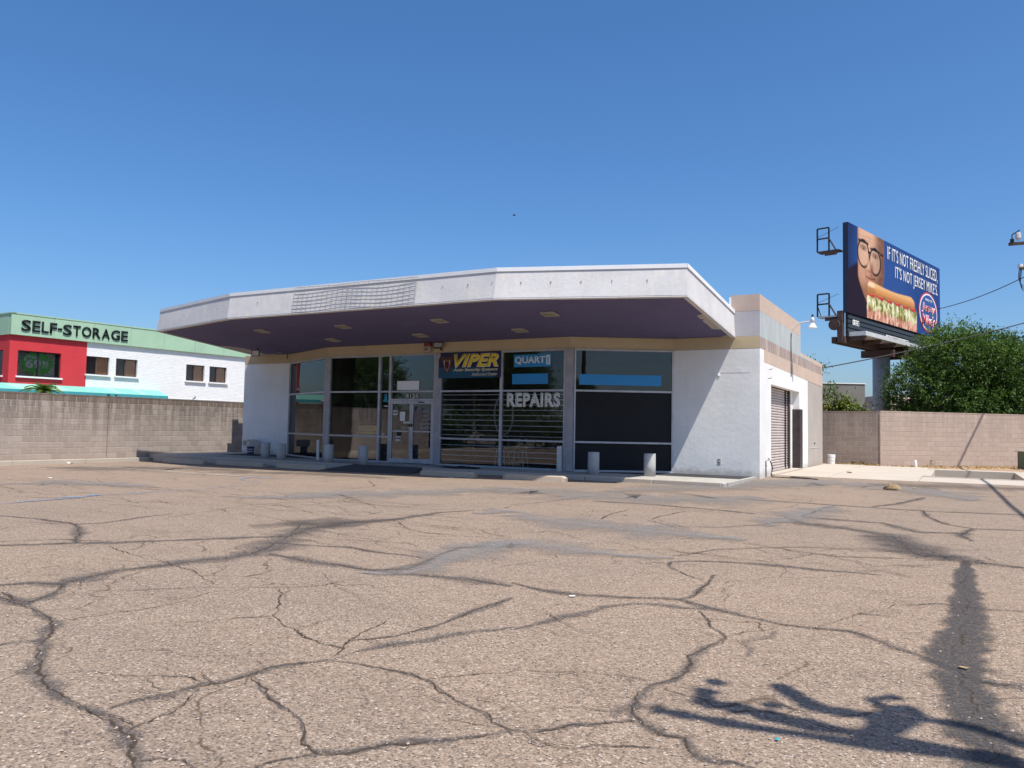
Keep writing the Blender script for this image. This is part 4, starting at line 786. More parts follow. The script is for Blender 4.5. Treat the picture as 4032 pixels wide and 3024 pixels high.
# wire lattice left over from a sign, hung on the fascia
gr = thing('wire_lattice', 'thin grey wire lattice hanging across the front fascia', 'lattice', (11.06, Yc - .05, 4.65))
gx0, gx1, gz0, gz1 = 8.86, 13.28, 4.645, 5.39
def gp(x, z): return Vector((x, fy(z) - .06 - .012 * math.sin(x * 2.2), z + .010 * math.sin(x * 2.9)))
for i in range(25):
    x = gx0 + (gx1 - gx0) * i / 24; MB().tube([gp(x - .0, gz0), gp(x + random.uniform(-.01, .01), (gz0 + gz1) / 2), gp(x, gz1)], .005 if i != 11 else .008, 4).build('wire', M['latwire'], gr)
for k in range(8):
    z = gz0 + (gz1 - gz0) * k / 7; MB().tube([gp(gx0 + (gx1 - gx0) * i / 14, z + random.uniform(-.008, .008)) for i in range(15)], .006 if k % 2 else .005, 4).build('wire', M['latwire'], gr)
# ------------------------------------------------------------------ street furniture in front of the shop
def bollard(x, y, h, lab, r=.165, zb=ZB - .012):
    t = MB(); n = 20; t.lathe((x, y, zb), [(r * 1.0, 0), (r, h * .5), (r * .985, h - .025), (r * .95, h)], n)
    o = t.build('bollard', M['bollard'], None, org=(x, y, zb)); me_ = o.data
    for p in me_.polygons: p.use_smooth = abs(p.normal.z) < .5
    return tag(o, lab, 'bollard', 'concrete bollards along the shop front')
bollard(3.86, -2.36, .57, 'concrete bollard nearest the discarded microwave'); bollard(4.98, -2.68, .56, 'second concrete bollard to the right of the microwave')
bollard(7.50, -3.03, .60, 'concrete bollard beside the thin steel post'); bollard(8.96, -3.0, .60, 'concrete bollard just left of the shop doors')
bollard(16.85, -2.40, .63, 'concrete bollard in full shade before the black panes'); bollard(18.38, -2.02, .63, 'concrete bollard with its foot in sunlight before the black panes')
tag(MB().tube([(6.02, -1.95, ZB - .012), (6.01, -1.95, ZB + .70)], .055, 12).build('steel_post', M['galv'], None, org=(6.02, -1.95, ZB)), 'thin round grey post on the sidewalk before the left panes', 'post')
tag(MB().box(15.40, 15.52, YD - .20, YD - .06, ZB - .012, ZB + .74).build('guard_post', M['galv'], None, bevel=.008, org=(15.46, YD - .13, ZB)), 'flat pale steel post against the storefront beside the blue-stickered pane', 'post')
def stop(x0, x1, y, lab, rot=0.0, lift=0.0):
    hl = (x1 - x0) / 2; xc = (x0 + x1) / 2; z = zg(xc, y) + lift; prof = [(-.12, 0), (-.095, .125), (-.06, .155), (.06, .155), (.095, .125), (.12, 0)]; vs = []
    c, s = math.cos(rot), math.sin(rot)
    for k, (xx, f_) in enumerate(((-hl, .72), (-hl + .09, 1), (hl - .09, 1), (hl, .72))):
        for py, pz in prof: X, Y = xx + (random.uniform(-.012, .012) if k in (0, 3) else 0), py * (1 if f_ == 1 else .9); vs.append((xc + c * X - s * Y, y + s * X + c * Y, z + pz * (1 if pz == 0 else f_)))
    fs = [(k * 6 + j, k * 6 + j + 1, (k + 1) * 6 + j + 1, (k + 1) * 6 + j) for k in range(3) for j in range(5)] + [(0, 1, 2, 3, 4, 5)[::-1], (18, 19, 20, 21, 22, 23)] + [(k * 6 + 5, k * 6, (k + 1) * 6, (k + 1) * 6 + 5) for k in range(3)]
    return tag(MB().add(vs, fs).build('wheel_stop', M['stop'], None, org=(xc, y, z), bevel=0), lab, 'wheel stop', 'concrete wheel stops before the shop')
STOPS = [((647, 1821), (807, 1828), 'rounded concrete wheel stop nearest the brown block wall'), ((862, 1829), (1038, 1838), 'concrete wheel stop second from the brown block wall, tilted forward'), ((1097, 1842), (1282, 1851), 'concrete wheel stop in front of the thin steel post'), ((1655, 1872), (1878, 1880), 'concrete wheel stop in shade before the black floor mat'), ((1983, 1886), (2232, 1898), 'concrete wheel stop half in sunlight nearest the right')]
for a, c, lab in STOPS:
    A, B_ = onground(*a), onground(*c); m_ = (A + B_) / 2; hl = (B_ - A).length / 2; stop(m_.x - hl, m_.x + hl, m_.y, lab, math.atan2((B_ - A).y, (B_ - A).x) * .4)
# microwave on a pail, floor mat
mw = thing('microwave_oven', 'discarded white microwave oven against the left end wall', 'microwave', (1.0, -.45, .46)); q_ = Matrix.Rotation(-.35, 3, 'Z')
def mwbox(name, m, x0, x1, y0, y1, z0, z1, par):
    vs = [Vector((1.0, -.42, 0)) + q_ @ Vector((x, y, 0)) + Vector((0, 0, z)) for z in (z0, z1) for y in (y0, y1) for x in (x0, x1)]
    return MB().add(vs, [(0, 2, 3, 1), (4, 5, 7, 6), (0, 1, 5, 4), (2, 6, 7, 3), (0, 4, 6, 2), (1, 3, 7, 5)]).build(name, m, par, bevel=.006)
mwbox('case', M['micro'], -.30, .30, -.20, .20, .44, .72, mw); dr_ = mwbox('door', M['micro'], -.30, .12, -.225, -.202, .45, .71, mw); mwbox('window', M['microdoor'], -.26, .06, -.232, -.226, .49, .67, dr_); cp = mwbox('control_panel', M['offwhite'], .13, .30, -.222, -.202, .45, .71, mw); mwbox('display', M['black'], .16, .27, -.228, -.223, .655, .69, cp)
def bucket(name, lab, P, r, h, m, m2=None):
    P = Vector(P); t = thing(name, lab, 'bucket', P); MB().lathe(P, [(r * .86, 0), (r * .98, h * .78), (r, h * .80), (r * .99, h * .86), (r * 1.02, h * .88), (r * 1.0, h), (r * .9, h), (r * .86, h * .9)], 22).build('pail', m, t, smooth=False)
    MB().tube([P + Vector((r * math.cos(a), -r * .25 * math.sin(a) - r * .9 * math.sin(a), h * .82 - .55 * h * math.sin(a))) for a in [k * math.pi / 10 for k in range(11)]], .004, 5).build('handle', M['galv'], t)
    if m2:
        for z0, z1 in ((.30, .42), (.62, .70)): MB().lathe(P + Vector((0, 0, h * z0)), [(r * (.86 + .12 * z0 / .78) + .003, 0), (r * (.86 + .12 * z1 / .78) + .003, h * (z1 - z0))], 22).build('label_band', m2, t)
    return t
bucket('pail', 'blue and white pail standing under the microwave', (1.02, -.47, ZB - .01), .15, .32, M['bucketblue'], M['offwhite'])
bucket('pail', 'white plastic pail by the rear block wall', (21.22, 12.75, .10), .165, .40, M['white'], M['offwhite'])
mt = MB(); n = 14; vs = []
for j in range(5):
    for i in range(n + 1):
        u, v_ = i / n, j / 4; vs.append((11.75 + 1.35 * u + .12 * math.sin(v_ * 5), -2.85 + .62 * v_ + .08 * math.sin(u * 9), ZB + .004 + .05 * max(0, math.sin(u * 7.3 + v_ * 4)) * random.uniform(.4, 1)))
mt.add(vs, [(j * (n + 1) + i, j * (n + 1) + i + 1, (j + 1) * (n + 1) + i + 1, (j + 1) * (n + 1) + i) for j in range(4) for i in range(n)])
tag(mt.build('floor_mat', M['blackmat'], None, smooth=True), 'crumpled black floor mat on the sidewalk before the banner window', 'mat')
# ------------------------------------------------------------------ block walls, every visible block on its own
BH, BL, J_ = .2032, .4064, .009
def blockmesh(name, lx, th, m, seed):
    rr = random.Random(seed); b = MB(); hx, hz, ht = (lx - J_) / 2, (BH - J_) / 2, th / 2; e = .008
    j = lambda: rr.uniform(-.004, .004)
    b.add([(x * (hx - (e if y < 0 else 0)) + j(), y * ht, z * (hz - (e if y < 0 else 0)) + j()) for y in (-1, 1) for z in (-1, 1) for x in (-1, 1)] + [(x * hx, -ht + e, z * hz) for z in (-1, 1) for x in (-1, 1)],
          [(0, 1, 3, 2), (4, 6, 7, 5), (0, 8, 9, 1), (2, 3, 11, 10), (0, 2, 10, 8), (1, 9, 11, 3), (8, 4, 5, 9), (10, 11, 7, 6), (8, 10, 6, 4), (9, 5, 7, 11)])
    o = b.build(name, m); me = o.data; bpy.data.objects.remove(o); return me
def blockwall(lab, A, B_, ztop, rows, mats, mcap, mmort, phase=0.0, zlow=-.3, th=.19, cap=.05, face=-1, colored_top=1, bs=1.0, inset=.008):
    """A -> B along the visible face (right-hand normal faces the viewer); blocks are parts of the wall"""
    global BH, BL; BH, BL = .2032 * bs, .4064 * bs
    A, B_ = Vector((*A, 0)), Vector((*B_, 0)); d = (B_ - A).normalized(); n = Vector((d.y, -d.x, 0)); ln = (B_ - A).length; ang = math.atan2(d.y, d.x)
    t = thing('block_wall', lab, 'wall', A); rot = Matrix.Rotation(ang, 4, 'Z')
    MB().obox(A - n * inset + Vector((0, 0, zlow)), d * ln, -n * (th - .02), (0, 0, ztop - zlow)).build('mortar', mmort, t)
    full = [blockmesh('block', BL, th, m, 5 + k) for k, m in enumerate(mats * 2)]; fullc = [blockmesh('block', BL, th, mcap, 9 + k) for k in range(2)]; cache = {}
    for r in range(rows):
        zc = ztop - (r + .5) * BH; off = phase + (BL / 2 if r % 2 else 0); u = -((-off) % BL) if off else 0.0; u = off % BL - BL
        while u < ln - .03:
            u0, u1 = max(u, 0), min(u + BL, ln)
            if u1 - u0 > .05:
                lx = u1 - u0; top = r < colored_top
                if abs(lx - BL) < .002: me = random.choice(fullc if top else full)
                else:
                    key = (round(lx, 3), top); me = cache.get(key) or blockmesh('block', lx, th, mcap if top else mats[0], 3); cache[key] = me
                o = bpy.data.objects.new('block', me); COL.objects.link(o); o.parent = t
                P = d * ((u0 + u1) / 2) - n * (th / 2 + random.uniform(0, inset * .35)); o.location = (P.x, P.y, zc); o.rotation_euler = (0, 0, ang)
            u += BL
    u = 0.0
    while u < ln - .01 and cap:
        u1 = min(u + 1.2, ln); MB().obox(A + d * (u + .003) + n * .004 + Vector((0, 0, ztop + .004)), d * (u1 - u - .006), -n * (th + .01), (0, 0, cap)).build('cap_stone', mcap, t); u = u1
    return t, d, n
WX = -1.72
lw, d_, n_ = blockwall('long brown concrete block wall on the left with stained upper courses', (WX, -9.798), (WX, 3.0), 2.239, 11, [M['block']], M['blockcap'], M['mortar'], phase=0.0, zlow=-.35, bs=1.0122)
o = MB(); yy = -9.798                                 # the wall's run outside the picture, towards the street
for r in range(12):
    z0 = 2.239 - (r + 1) * BH; y = -19.0 + (BL / 2 if r % 2 else 0)
    while y < -9.85: o.box(WX - .19, WX, max(y, -19) + .005, min(y + BL, -9.80) - .005, z0 + .005, z0 + BH - .005); y += BL
o.box(WX - .18, WX - .012, -19, -9.80, -.35, 2.239); tag(o.build('block_run', M['block'], lw), kind='stuff')
MB().box(WX - .2, WX + .004, -19, -9.80, 2.243, 2.293).build('cap_stone', M['blockcap'], lw)
sp_ = MB().box(WX - .02, WX + .004, -4.855, -4.845, .0, 2.2).build('control_joint', M['darksteel'], lw)
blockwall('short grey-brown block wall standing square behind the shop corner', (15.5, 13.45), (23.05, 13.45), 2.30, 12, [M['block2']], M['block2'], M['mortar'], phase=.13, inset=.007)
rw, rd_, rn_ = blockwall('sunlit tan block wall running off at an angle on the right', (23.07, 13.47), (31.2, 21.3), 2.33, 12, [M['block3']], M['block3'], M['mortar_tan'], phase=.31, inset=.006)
MB().box(23.045, 23.07, 13.42, 13.445, 0, 2.3).build('corner_strip', M['mortar_tan'], rw)
# ------------------------------------------------------------------ self-storage building
sA = Vector((-21.1, 1.83, 0)); st_ = Vector((.0685, .9977, 0)).normalized(); sn = Vector((st_.y, -st_.x, 0))
sto = thing('storage_building', 'two-storey white and red storage building with a green top band', 'building', (-21.1, 10, 0))
def sq(s, z, off=0.0): return sA + st_ * s + sn * off + Vector((0, 0, z))
def sbox(name, m, s0, s1, z0, z1, o0, o1, par=None): return MB().obox(sq(s0, z0, o0), st_ * (s1 - s0), sn * (o1 - o0), (0, 0, z1 - z0)).build(name, m, par or sto)
WINS = [(.46, 2.88, 3.83, 5.31, 'big'), (4.41, 5.86, 4.19, 5.31, 's'), (6.29, 7.74, 4.19, 5.31, 's'), (11.29, 12.74, 4.19, 5.31, 's'), (13.14, 14.57, 4.19, 5.31, 's')]
def swall(name, m, s0, s1, wins):
    b = MB(); cur = s0
    def bx_(a, c, z0, z1): b.obox(sq(a, z0, 0), st_ * (c - a), -sn * .3, (0, 0, z1 - z0))
    for a, c, z0, z1, _ in wins:
        if a > cur: bx_(cur, a, -.3, 6.2)
        bx_(a, c, -.3, z0); bx_(a, c, z1, 6.2); cur = c
    if cur < s1: bx_(cur, s1, -.3, 6.2)
    return b.build(name, m, sto)
swall('wall', M['red'], 0, 4.405, WINS[:1]); swall('wall', M['brickwhite'], 4.41, 24, WINS[1:])
# the face round the corner
b = MB(); e1 = -sn
def cq(s, z, off=0): return sA + e1 * s - st_ * off + Vector((0, 0, z))
def cbox(name, m, s0, s1, z0, z1, o0, o1, par=None): return MB().obox(cq(s0, z0, o0), e1 * (s1 - s0), -st_ * (o1 - o0), (0, 0, z1 - z0)).build(name, m, par or sto)
cbox('wall', M['red'], .3, .75, -.3, 6.2, -.3, 0); cbox('wall', M['red'], .75, 3.2, -.3, 3.83, -.3, 0); cbox('wall', M['red'], .75, 3.2, 5.31, 6.2, -.3, 0); cbox('wall', M['red'], 3.2, 12, -.3, 6.2, -.3, 0)
cw_ = cbox('window', M['winbrown'], .75, 3.2, 3.83, 3.90, -.2, -.12); cbox('pane', M['pane_dark'], .75, 3.2, 3.9, 5.31, -.18, -.17, cw_); cbox('sill', M['white'], .65, 3.3, 3.74, 3.83, -.1, .1, cw_)
sbox('core', M['interior'], .4, 23, 0, 6.1, -8, -1.0)
# green band in panels, with a drip edge
ED = [-.06, 2.33, 4.74, 7.11, 9.46, 11.81, 14.14, 16.5, 18.9, 21.3, 24]
for i in range(len(ED) - 1): sbox('fascia_panel', M['green'], ED[i] + .008, ED[i + 1] - .008, 6.17, 7.36, -.12, .16 + random.uniform(-.008, .008))
sbox('fascia_back', M['letterblack'], -.04, 24, 6.19, 7.34, -.15, -.12)
for i in range(len(ED) - 1): sbox('drip_edge', M['green'], ED[i], ED[i + 1] - .01, 7.362, 7.43 + random.uniform(-.012, .012), -.2, .19)
for k in range(4): cbox('fascia_panel', M['green'], .13 + k * 2.4, .13 + k * 2.4 + 2.39, 6.17, 7.36, -.12, .06)
cbox('drip_edge', M['green'], -.19, 9.8, 7.362, 7.43, -.2, .09)
sbox('roof', M['metalroof'], .3, 24, 6.9, 7.0, -9, -.15)
for a, c, z0, z1, kind in WINS:
    big = kind == 'big'; fm = M['black'] if big else M['winbrown']
    wv = sbox('window', fm, a, c, z0, z0 + .04, -.2, -.13); sbox('frame', fm, a, c, z1 - .05, z1, -.2, -.13, wv)
    for s0 in (a, c - .04): sbox('frame', fm, s0, s0 + .04, z0 + .04, z1 - .05, -.2, -.13, wv)
    mid = a + (c - a) * (.5 if big else .47); sbox('mullion', fm, mid - .035, mid + .035, z0 + .04, z1 - .05, -.2, -.11, wv)
    sbox('pane', M['pane_dark'], a + .04, mid - .035, z0 + .04, z1 - .05, -.18, -.17, wv); sbox('pane', M['pane_dark'], mid + .035, c - .04, z0 + .04, z1 - .05, -.18, -.17, wv)
    if big: sbox('room', M['greyprint'], a, c, z0, z1, -.75, -.7, wv)
    else: sbox('screen', M['blind_dark'], a, mid, z0, z1, -.215, -.205, wv); sbox('blind', M['blind'], mid, c, z0, z1, -.215, -.205, wv)
    sbox('sill', M['white'], a - .09, c + .09, z0 - .09, z0, -.1, .12, wv)
# price burst behind the big window
bw = thing('price_burst', 'green starburst price sign in the red corner window', 'sign', sq(1.6, 3.9, -.3)); pts = []
for k in range(44):
    a = k * math.pi / 22; r = 1.0 if k % 2 == 0 else .80; r *= random.uniform(.93, 1.05); pts.append(sq(1.62 + 1.06 * r * math.cos(a), 4.60 + .74 * r * math.sin(a), -.205))
c_ = sq(1.62, 4.60, -.205); MB().add([c_] + pts, [(0, k + 1, (k + 1) % 44 + 1) for k in range(44)]).build('card', M['burst'], bw)
def stx(s, s0, s1, z0, z1, m, par, off, **k): return text(s, k.pop('name', 'lettering'), m, par, sq(s0, z0, off), st_ * (s1 - s0), Vector((0, 0, z1 - z0)), **k)
stx('From', 1.10, 1.62, 4.90, 5.08, M['greyprint'], bw, -.2045, bold=.03); stx('$', .88, 1.04, 4.72, 4.97, M['greyprint'], bw, -.2045, bold=.03); stx('69', .98, 1.86, 4.32, 4.86, M['greyprint'], bw, -.2045, bold=.04); stx('95', 1.90, 2.28, 4.52, 4.80, M['greyprint'], bw, -.2045, bold=.03); stx('And Up', 1.90, 2.26, 4.36, 4.43, M['greyprint'], bw, -.2045, bold=.02)
sbox('print_line', M['greyprint'], 1.88, 2.28, 4.465, 4.48, -.2045, -.1995, bw)
# black channel letters
adv = [('S', .72), ('E', .62), ('L', .56), ('F', .56), ('-', .34), ('S', .72), ('T', .62), ('O', .80), ('R', .70), ('A', .70), ('G', .80), ('E', .62)]
tot = sum(a for _, a in adv); cur = .44; sc_l = (6.92 - .44) / tot
for ch, a in adv:
    wd = a * sc_l; z0, z1 = (6.44, 7.07) if ch != '-' else (6.68, 6.80)
    MBt = text(ch, 'letter', M['letterblack'], sto, sq(cur + wd * .06, z0, .18), st_ * (wd * .86), Vector((0, 0, z1 - z0)), bold=.012, thick=.05); cur += wd
# awning
aw = sbox('awning', M['awning2'], -8, 9.36, 2.84, 3.02, .98, 1.0)
MB().quad(sq(-8, 3.39, .02), sq(9.3, 3.39, .02), sq(9.36, 3.03, 1.0), sq(-8, 3.03, 1.0)).build('top', M['awning'], aw); MB().add([sq(9.3, 3.39, .02), sq(9.36, 3.03, 1.0), sq(9.36, 2.85, 1.0), sq(9.36, 2.85, .02)], [(0, 1, 2, 3)]).build('end', M['awning'], aw)
for s0, s1 in ((-.3, 1.6), (1.5, 3.1), (5.5, 6.3), (7.3, 8.0)): MB().quad(sq(s0, 3.33, .19), sq(s1 - .3, 3.36, .11), sq(s1, 3.10, .83), sq(s0 + .4, 3.07, .90)).build('patch', M['awning_light'], aw)
for s0, s1 in ((-8, 9.36),): sbox('rail', M['galv'], 9.4, 14.5, 2.86, 2.90, .02, .06, sto)
# lamps on the wall top between the lots
fl1 = flood('flood_light', 'grey floodlight on top of the brown wall before the white facade', (WX - .1, -1.05, 2.42), -1.05, .5, M['galv'], .8, stem=[(WX - .1, -1.05, 2.40), (WX - .1, -1.05, 2.28)])
flood('flood_light', 'left one of two small black floodlights above the brown wall', (WX - .4, -4.62, 2.32), -1.2, .3, M['black'], .45, stem=[(WX - .38, -4.62, 2.3), (WX - .2, -4.62, 2.22)]); flood('flood_light', 'right one of two small black floodlights above the brown wall', (WX - .4, -4.32, 2.32), -.8, .3, M['black'], .45, stem=[(WX - .38, -4.32, 2.3), (WX - .2, -4.32, 2.22)])
# ------------------------------------------------------------------ foliage
def leaves(name, m, parent, P, D, size, tone, asp=.38):
    """a leaf-sized quad at every point P, lying along D"""
    n = len(P); D = D / np.linalg.norm(D, axis=1, keepdims=True); rv = RNG.normal(size=(n, 3)); rv[:, 2] = np.abs(rv[:, 2]) + .6; B = np.cross(D, rv); B /= np.linalg.norm(B, axis=1, keepdims=True)
    s = size[:, None] if hasattr(size, '__len__') else np.full((n, 1), size); h = D * s; wv = B * s * asp * .5
    V = np.stack([P, P + h * .45 - wv, P + h, P + h * .45 + wv], 1).reshape(-1, 3)
    me = bpy.data.meshes.new(name); me.vertices.add(4 * n); me.vertices.foreach_set('co', (V - np.array(ORG[parent.name])).astype(np.float32).ravel()); me.loops.add(4 * n); me.loops.foreach_set('vertex_index', np.arange(4 * n, dtype=np.int32)); me.polygons.add(n); me.polygons.foreach_set('loop_start', np.arange(0, 4 * n, 4, dtype=np.int32)); me.update(calc_edges=True)
    me.attributes.new('tone', 'FLOAT', 'POINT').data.foreach_set('value', np.repeat(tone, 4).astype(np.float32)); me.materials.append(m)
    o = bpy.data.objects.new(name, me); link(o, parent, ORG[parent.name]); return o
def mesquite(lab, base, lobes, nspray, seed, leafs=13, ls=.13, group=None, name='mesquite_tree', m=None):
    rng = np.random.default_rng(seed); base = Vector(base); t = thing(name, lab, 'tree', base, group)
    tb = MB(); fork = base + Vector((0, 0, 1.1)); tb.tube(bez([base, base + Vector((.08, .03, .6)), fork], 4), [.24] * 4 + [.21] * 4 + [.18], 9); tr = tb.build('trunk', M['bark'], t, smooth=True)
    lb = MB()
    for c, r in lobes: lb.tube(bez([fork - Vector((0, 0, .1)), fork.lerp(Vector(c), .5) + Vector((.2, -.1, .35)), Vector(c)], 5), [.11 - .008 * k for k in range(11)], 7)
    lb.build('limbs', M['bark'], t, smooth=True)
    P, D, S_, T_ = [], [], [], []
    wts = np.array([r[0] * r[1] * r[2] for _, r in lobes]) ** .75; wts /= wts.sum()
    for _ in range(nspray):
        k = rng.choice(len(lobes), p=wts); c, r = lobes[k]; u = rng.normal(size=3); u /= np.linalg.norm(u); rad = rng.uniform(.55, 1.06) ** .6
        if rng.random() < .10: rad *= 1.12
        p = np.array(c) + u * np.array(r) * rad; out = u * np.array([1, 1, .55]); out[2] += .25; drp = rng.uniform(.5, 1.5)
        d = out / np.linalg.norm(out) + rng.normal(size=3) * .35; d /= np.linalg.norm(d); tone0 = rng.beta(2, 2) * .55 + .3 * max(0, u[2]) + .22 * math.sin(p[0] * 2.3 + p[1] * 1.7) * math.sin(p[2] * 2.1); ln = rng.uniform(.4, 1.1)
        for j in range(leafs):
            s = j / leafs; q = p + d * ln * s + np.array([0, 0, -drp * .28 * s * s * ln]); side = rng.normal(size=3) * .9
            P.append(q + rng.normal(size=3) * .03); D.append(d * .8 + side + np.array([0, 0, -.25])); S_.append(ls * rng.uniform(.55, 1.5)); T_.append(np.clip(tone0 + rng.normal() * .12, 0, 1))
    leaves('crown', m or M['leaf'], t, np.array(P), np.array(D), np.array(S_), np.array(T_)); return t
rgt, fwd = Vector((.872, .489, 0)), Vector((-.489, .872, 0))
tc = Vector((26.9, 21.6, 0))
def lob(r_, f_, z, rr, rf_, rz): p = tc + rgt * r_ + fwd * f_; return ((p.x, p.y, z), (rr, rf_, rz))
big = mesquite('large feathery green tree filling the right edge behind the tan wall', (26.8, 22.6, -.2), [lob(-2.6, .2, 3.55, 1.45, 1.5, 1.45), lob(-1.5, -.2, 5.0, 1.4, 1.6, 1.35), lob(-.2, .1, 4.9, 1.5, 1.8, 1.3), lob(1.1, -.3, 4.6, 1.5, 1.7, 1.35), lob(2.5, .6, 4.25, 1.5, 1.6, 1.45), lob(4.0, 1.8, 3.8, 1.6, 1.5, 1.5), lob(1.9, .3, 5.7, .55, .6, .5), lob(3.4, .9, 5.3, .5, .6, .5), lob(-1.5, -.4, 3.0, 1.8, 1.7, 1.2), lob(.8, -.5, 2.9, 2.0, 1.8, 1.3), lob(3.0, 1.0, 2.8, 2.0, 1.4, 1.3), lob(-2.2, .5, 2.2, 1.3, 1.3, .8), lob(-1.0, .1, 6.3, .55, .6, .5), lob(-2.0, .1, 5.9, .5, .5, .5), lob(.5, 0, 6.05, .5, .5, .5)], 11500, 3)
def bush(name, lab, base, R, n, m, seed, ls=.1, cat='shrub', group=None, asp=.55):
    rng = np.random.default_rng(seed); t = thing(name, lab, cat, base, group); b = MB()
    for k in range(7):
        a = rng.uniform(0, 6.28); e = Vector((base[0] + R[0] * .7 * math.cos(a), base[1] + R[1] * .7 * math.sin(a), base[2] + R[2] * rng.uniform(.7, 1.3))); b.tube(bez([base, Vector(base).lerp(e, .5) + Vector((0, 0, .1)), e], 3), .012, 5)
    b.build('stems', M['bark'], t); P = []; D = []; T_ = []
    cl_ = [np.array([rng.normal() * .45, rng.normal() * .45, rng.uniform(.25, 1.0)]) for _ in range(14)]
    for _ in range(n):
        c = cl_[rng.integers(14)]; u = rng.normal(size=3) * .22; P.append(np.array(base) + (c + u) * np.array(R)); D.append(rng.normal(size=3) + np.array([0, 0, .3])); T_.append(np.clip(rng.beta(2, 2) + .2 * u[2], 0, 1))
    leaves('foliage', m, t, np.array(P), np.array(D), ls * rng.uniform(.6, 1.3, n), np.array(T_), asp); return t
bush('hedge_shrub', 'yellow-green broadleaf shrub peeking over the rear wall left of the billboard pole', (21.9, 14.6, 1.7), (.9, .5, 1.0), 2600, M['leafbush'], 5, .13)
bush('hedge_shrub', 'sparse half-dry shrub over the rear wall beside the shop corner', (20.75, 14.4, 1.7), (.8, .5, 1.15), 620, M['leafbush'], 6, .10)
bush('dry_shrub', 'brown withered shrub over the rear wall touching the shop corner', (20.3, 14.2, 1.75), (.65, .4, .85), 800, M['leafdry'], 8, .10)
bush('far_treetop', 'green treetop showing above the shop roof edge', (17.6, 28.5, 4.3), (1.1, 1.0, 1.25), 900, M['leaf'], 9, .2, 'tree', asp=.4); bush('far_treetop', 'ragged treetop above the grey building', (19.4, 25.2, 3.2), (.95, .7, .95), 420, M['leaf'], 10, .17, 'tree', asp=.35)
for i, (px, py, r, lab, mm) in enumerate([(3510, 1831, .13, 'small green weed tuft nearest the wall corner', 'leafbush'), (3587, 1833, .14, 'green weed tuft left of the white pipe stub', 'leafbush'), (3660, 1834, .24, 'wide green weed right of the white pipe stub', 'leafbush'), (3397, 1825, .2, 'pale dry weed at the foot of the grey-brown wall', 'leafdry'), (3360, 1823, .16, 'brown dry weed left of the pale one', 'leafdry')]):
    r_ = ray(px, py); t_ = (.08 - CAM.z) / r_.z; p = CAM + r_ * min(t_, 48); yl_ = 13.3 if px < 3465 else None
    p = CAM + r_ * ((13.28 - CAM.y) / r_.y) if px < 3465 else p; bush('weed', lab, (p.x, p.y, .06), (r, r, r * .9), 90, M[mm], 20 + i, .07, 'weed', 'weeds along the block walls', .3)
for k in range(90):                                     # litter of dry leaves and stones on the dirt strip
    pass
dl = []; dd = []
for k in range(700):
    u = random.uniform(0, 8); w_ = random.uniform(.05, 2.4) * random.random(); p = Vector((23.3, 13.5, .065)) + Vector((.72, .69, 0)) * u + Vector((.69, -.72, 0)) * w_; dl.append(p); dd.append((random.gauss(0, 1), random.gauss(0, 1), .15))
for k in range(160): dl.append(Vector((random.uniform(21.0, 23), random.uniform(12.9, 13.4), .105))); dd.append((random.gauss(0, 1), random.gauss(0, 1), .2))
lt_ = bpy.data.objects.new('leaf_litter', None); link(lt_); tag(lt_, kind='stuff')
tag(leaves('leaf_litter_leaves', M['leafdry'], lt_, np.array([tuple(p) for p in dl]), np.array(dd), .11, RNG.random(len(dl)), .6), kind='stuff')
# palm fronds over the left wall
def palm(lab, base, h, nf, fl, seed, name='palm', grp=None):
    rng = random.Random(seed); base = Vector(base); t = thing(name, lab, 'palm', base, grp); top = base + Vector((0, 0, h)); MB().tube([base, top], [.16, .11], 9).build('trunk', M['bark'], t)
    for k in range(nf):
        a = 6.28 * k / nf + rng.uniform(-.2, .2); el = rng.uniform(.15, 1.2); dr = Vector((math.cos(a) * math.cos(el), math.sin(a) * math.cos(el), math.sin(el))); l = fl * rng.uniform(.8, 1.1)
        sp_l = [top + dr * l * s + Vector((0, 0, -.55 * l * s * s)) for s in [i / 8 for i in range(9)]]; b = MB()
        for i in range(1, 9):
            for sg in (-1, 1):
                for q in (0, .33, .66):
                    p = sp_l[i - 1].lerp(sp_l[i], q); tg = (sp_l[i] - sp_l[i - 1]).normalized(); sd = tg.cross(Vector((0, 0, 1))).normalized() * sg; ll = l * .34 * (1.05 - .6 * i / 8); e = p + (sd * .75 + tg * .6 + Vector((0, 0, -.18))) * ll; wv = tg * .038; b.add([p - wv, p + wv, e], [(0, 1, 2)])
        b.tube(sp_l, [.014 - .0013 * i for i in range(9)], 4); o = b.build('frond', M['leafpalm'], t)
        o.data.attributes.new('tone', 'FLOAT', 'POINT').data.foreach_set('value', [rng.uniform(.1, .9)] * len(o.data.vertices))
    return t
palm('feathery green palm poking over the left wall before the teal awning', (-11.6, -1.6, -.3), 3.0, 16, 1.15, 4)
